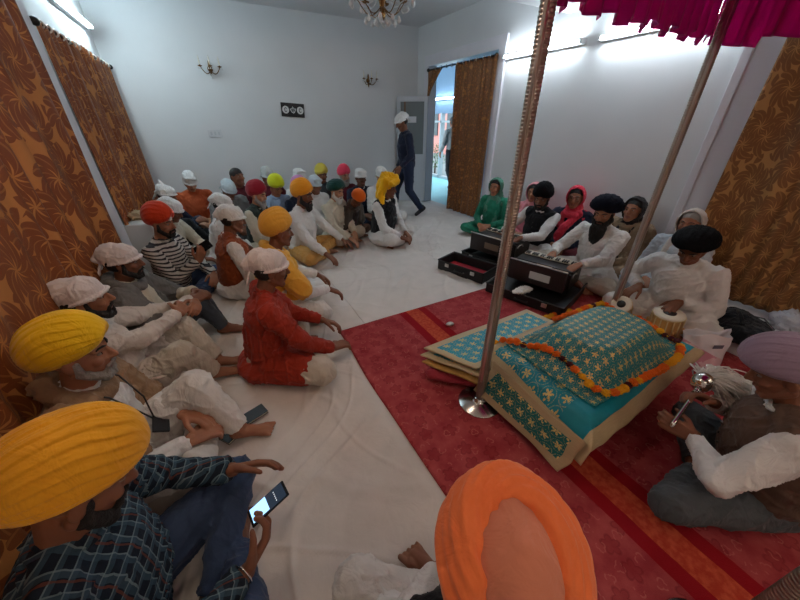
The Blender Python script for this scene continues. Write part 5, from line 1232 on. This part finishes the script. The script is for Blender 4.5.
# ---- walking man and the one outside
person('man in white cap and navy clothes walking with bowed head beside the open door', 2.98, 5.15, 0, 168, ('cap', CW, 0), 'b', None, NAVY, None, cloth('jeans_navy', (36, 46, 70)), arms='walk', lean=.10, hp=-.5, stand=.93, scale=1.01, skirt=False, feet='shoe', loc=(3.05, 5.22, 0),
  legs_xyz=([(.10, .18, .52), (.10, .22, .09), (.10, .38, .05)], [(-.10, .0, .49), (-.10, -.26, .13), (-.11, -.14, .05)]))
person('person in grey walking outside past the doorway curtain', 5.4, 6.5, 0, 80, ('hair', HAIR), 'b', None, GREYS, None, BLACKC, arms='walk', stand=.93, skirt=False, feet='shoe', loc=(5.50, 7.10, 0),
  legs_xyz=([(.10, .14, .52), (.10, .12, .09), (.10, .28, .05)], [(-.10, .0, .49), (-.10, -.22, .13), (-.11, -.08, .05)]))
# ---- women along the right wall and the musicians
GRN = cloth('green_suit', (34, 118, 92), .5, .2); GRN2 = mat('scarf_green_sheer', (70, 120, 100), rough=.7, cloth=.4, var=.1); PNK = cloth('scarf_pink', (226, 150, 160), .5); COR = cloth('scarf_coral', (222, 62, 84), .5); DSC = cloth('scarf_dark', (44, 38, 38), .5); BEI = cloth('suit_beige_print', (140, 116, 92), .5, .35); PBL = cloth('suit_pale_blue', (186, 196, 206), .5); PWS = cloth('scarf_pale', (200, 192, 184), .5)
person('woman in a green suit and thin green headscarf seated by the right wall', 3.60, 3.56, .74, -160, ('hood', GRN2), 'a', None, GRN, 'cross', GRN, arms='lap', lean=.04, hp=-.08, lod=2)
person('woman in a pale pink headscarf half hidden by the near post', 3.76, 3.00, .74, -155, ('hood', PNK), 'a', None, PNK, 'tight', PW, arms='lap', lean=.02, hp=-.05)
person('woman in a coral headscarf and navy suit against the right wall', 3.82, 2.42, .77, -158, ('hood', COR), 'a', None, NAVY, 'tight', MAR, arms='lap', lean=.02, hp=-.08, lod=2, drape='cross')
person('woman in a dark headscarf and beige print shawl behind the long-bearded man', 3.84, 1.75, .76, -185, ('hood', DSC), 'a', None, BEI, 'tight', BEI, arms='lap', lean=.02, hp=.0, hyaw=.1, shawl=(BEI, 'back'))
person('grey-haired woman in a pale scarf and pale blue suit behind the tabla player', 3.74, 1.20, .76, -178, ('hood', PWS, HAIRS['grey']), 'a', None, PBL, 'tight', PBL, arms='lap', lean=.04, hp=-.05, lod=2)
person('man in a black turban and black waistcoat playing the farther harmonium', 3.43, 2.60, .77, -172, ('turban', TBK), 'b', ('short', 'black'), W1_, 'cross', PC, arms=(AW((3.12, 2.82, .36), .5, (-.8, -.1, -.3), (0, 0, -1)), AW((3.06, 2.50, .36), .5, (-.75, .2, -.35), (0, 0, -1))), lean=.12, hp=-.25, hyaw=.25, vest=BLACKC, lod=2,
  gearkw=dict(c=.135, a=.12))
person('man in a blue-black turban with a long black beard playing a harmonium', 3.32, 1.76, .79, -178, ('turban', TNV), 'a', ('long', 'black'), W1_, 'cross', PC, arms=(AW((2.96, 1.96, .36), .5, (-.8, -.15, -.3), (0, 0, -1)), AW((2.90, 1.62, .37), .5, (-.7, .2, -.35), (0, 0, -1))), lean=.12, hp=-.28, hyaw=.15, lod=2,
  gearkw=dict(a=.145, c=.115), girth=1.08)
person('man in a flat black turban and white kurta drumming on the tabla with bowed head', 3.06, .90, .75, -172, ('turban', TBK), 'b', None, W1_, 'cross', PW, arms=(AW((3.04, 1.12, .33), .5, (-.6, .2, -.3), (-.3, 0, -1)), AW((3.08, .83, .295), .15, (-.85, -.05, -.02), (0, 0, -1))), lean=.34, hp=-.62, lod=2, girth=1.1,
  gearkw=dict(a=.135, b=.155, c=.095, peak=.0))
P38, i38 = person('man in a mauve turban, brown waistcoat and white sleeves holding the silver whisk', 1.80, .07, .715, 112, ('turban', TMV), 'b', None, W1_, 'cross', GREYP,
  arms=(AW((1.90, .20, .37), .7, (-.5, .6, .3), (-.5, -.3, -.6)), AW((1.675, .165, .30), .7, (-.25, .8, .1), (.8, 0, -.4), (-.8, .35, -.5))), legs_xyz=([(.34, .28, .125), (-.02, .24, .07), (-.14, .28, .05)], [(-.40, .36, .15), (-.02, .24, .065), (.10, .22, .05)]), lean=.24, hp=-.45, vest=BROWNV, lod=3, skirt=False, girth=1.1, gearkw=dict(a=.122, b=.155, c=.12, layers=8, amp=.004, tilt=.25), folds_amp=1.2)
P39, i39 = person('person in a salmon orange turban seen from behind at the bottom edge', .33, .15, .79, 60, ('arch', TOR, TORI), 'b', ('full', 'white'), W1_, 'cross', PW,
  arms='lap', lean=.10, hp=-.12, vest=BLACKC, lod=3, folds_amp=1.3, legs_xyz=([(.34, .28, .125), (-.07, .31, .07), (-.20, .42, .06)], [(-.36, .26, .14), (.09, .21, .065), (.23, .24, .05)]))

# ------------------------------------------------------------------ world and colour
w = bpy.data.worlds.new('world'); SC.world = w; w.use_nodes = True; bg = w.node_tree.nodes['Background']; bg.inputs[0].default_value = srgb((206, 226, 238)); bg.inputs[1].default_value = 2.2
SC.view_settings.view_transform = 'Standard'; SC.view_settings.look = 'None'; SC.view_settings.gamma = 1; SC.view_settings.use_curve_mapping = False
SC.view_settings.exposure = .95
SC.cycles.max_bounces = 8; SC.cycles.diffuse_bounces = 5; SC.cycles.glossy_bounces = 3; SC.cycles.transmission_bounces = 6; SC.cycles.sample_clamp_indirect = 4; SC.cycles.caustics_reflective = False; SC.cycles.caustics_refractive = False
SC.cycles.use_denoising = True
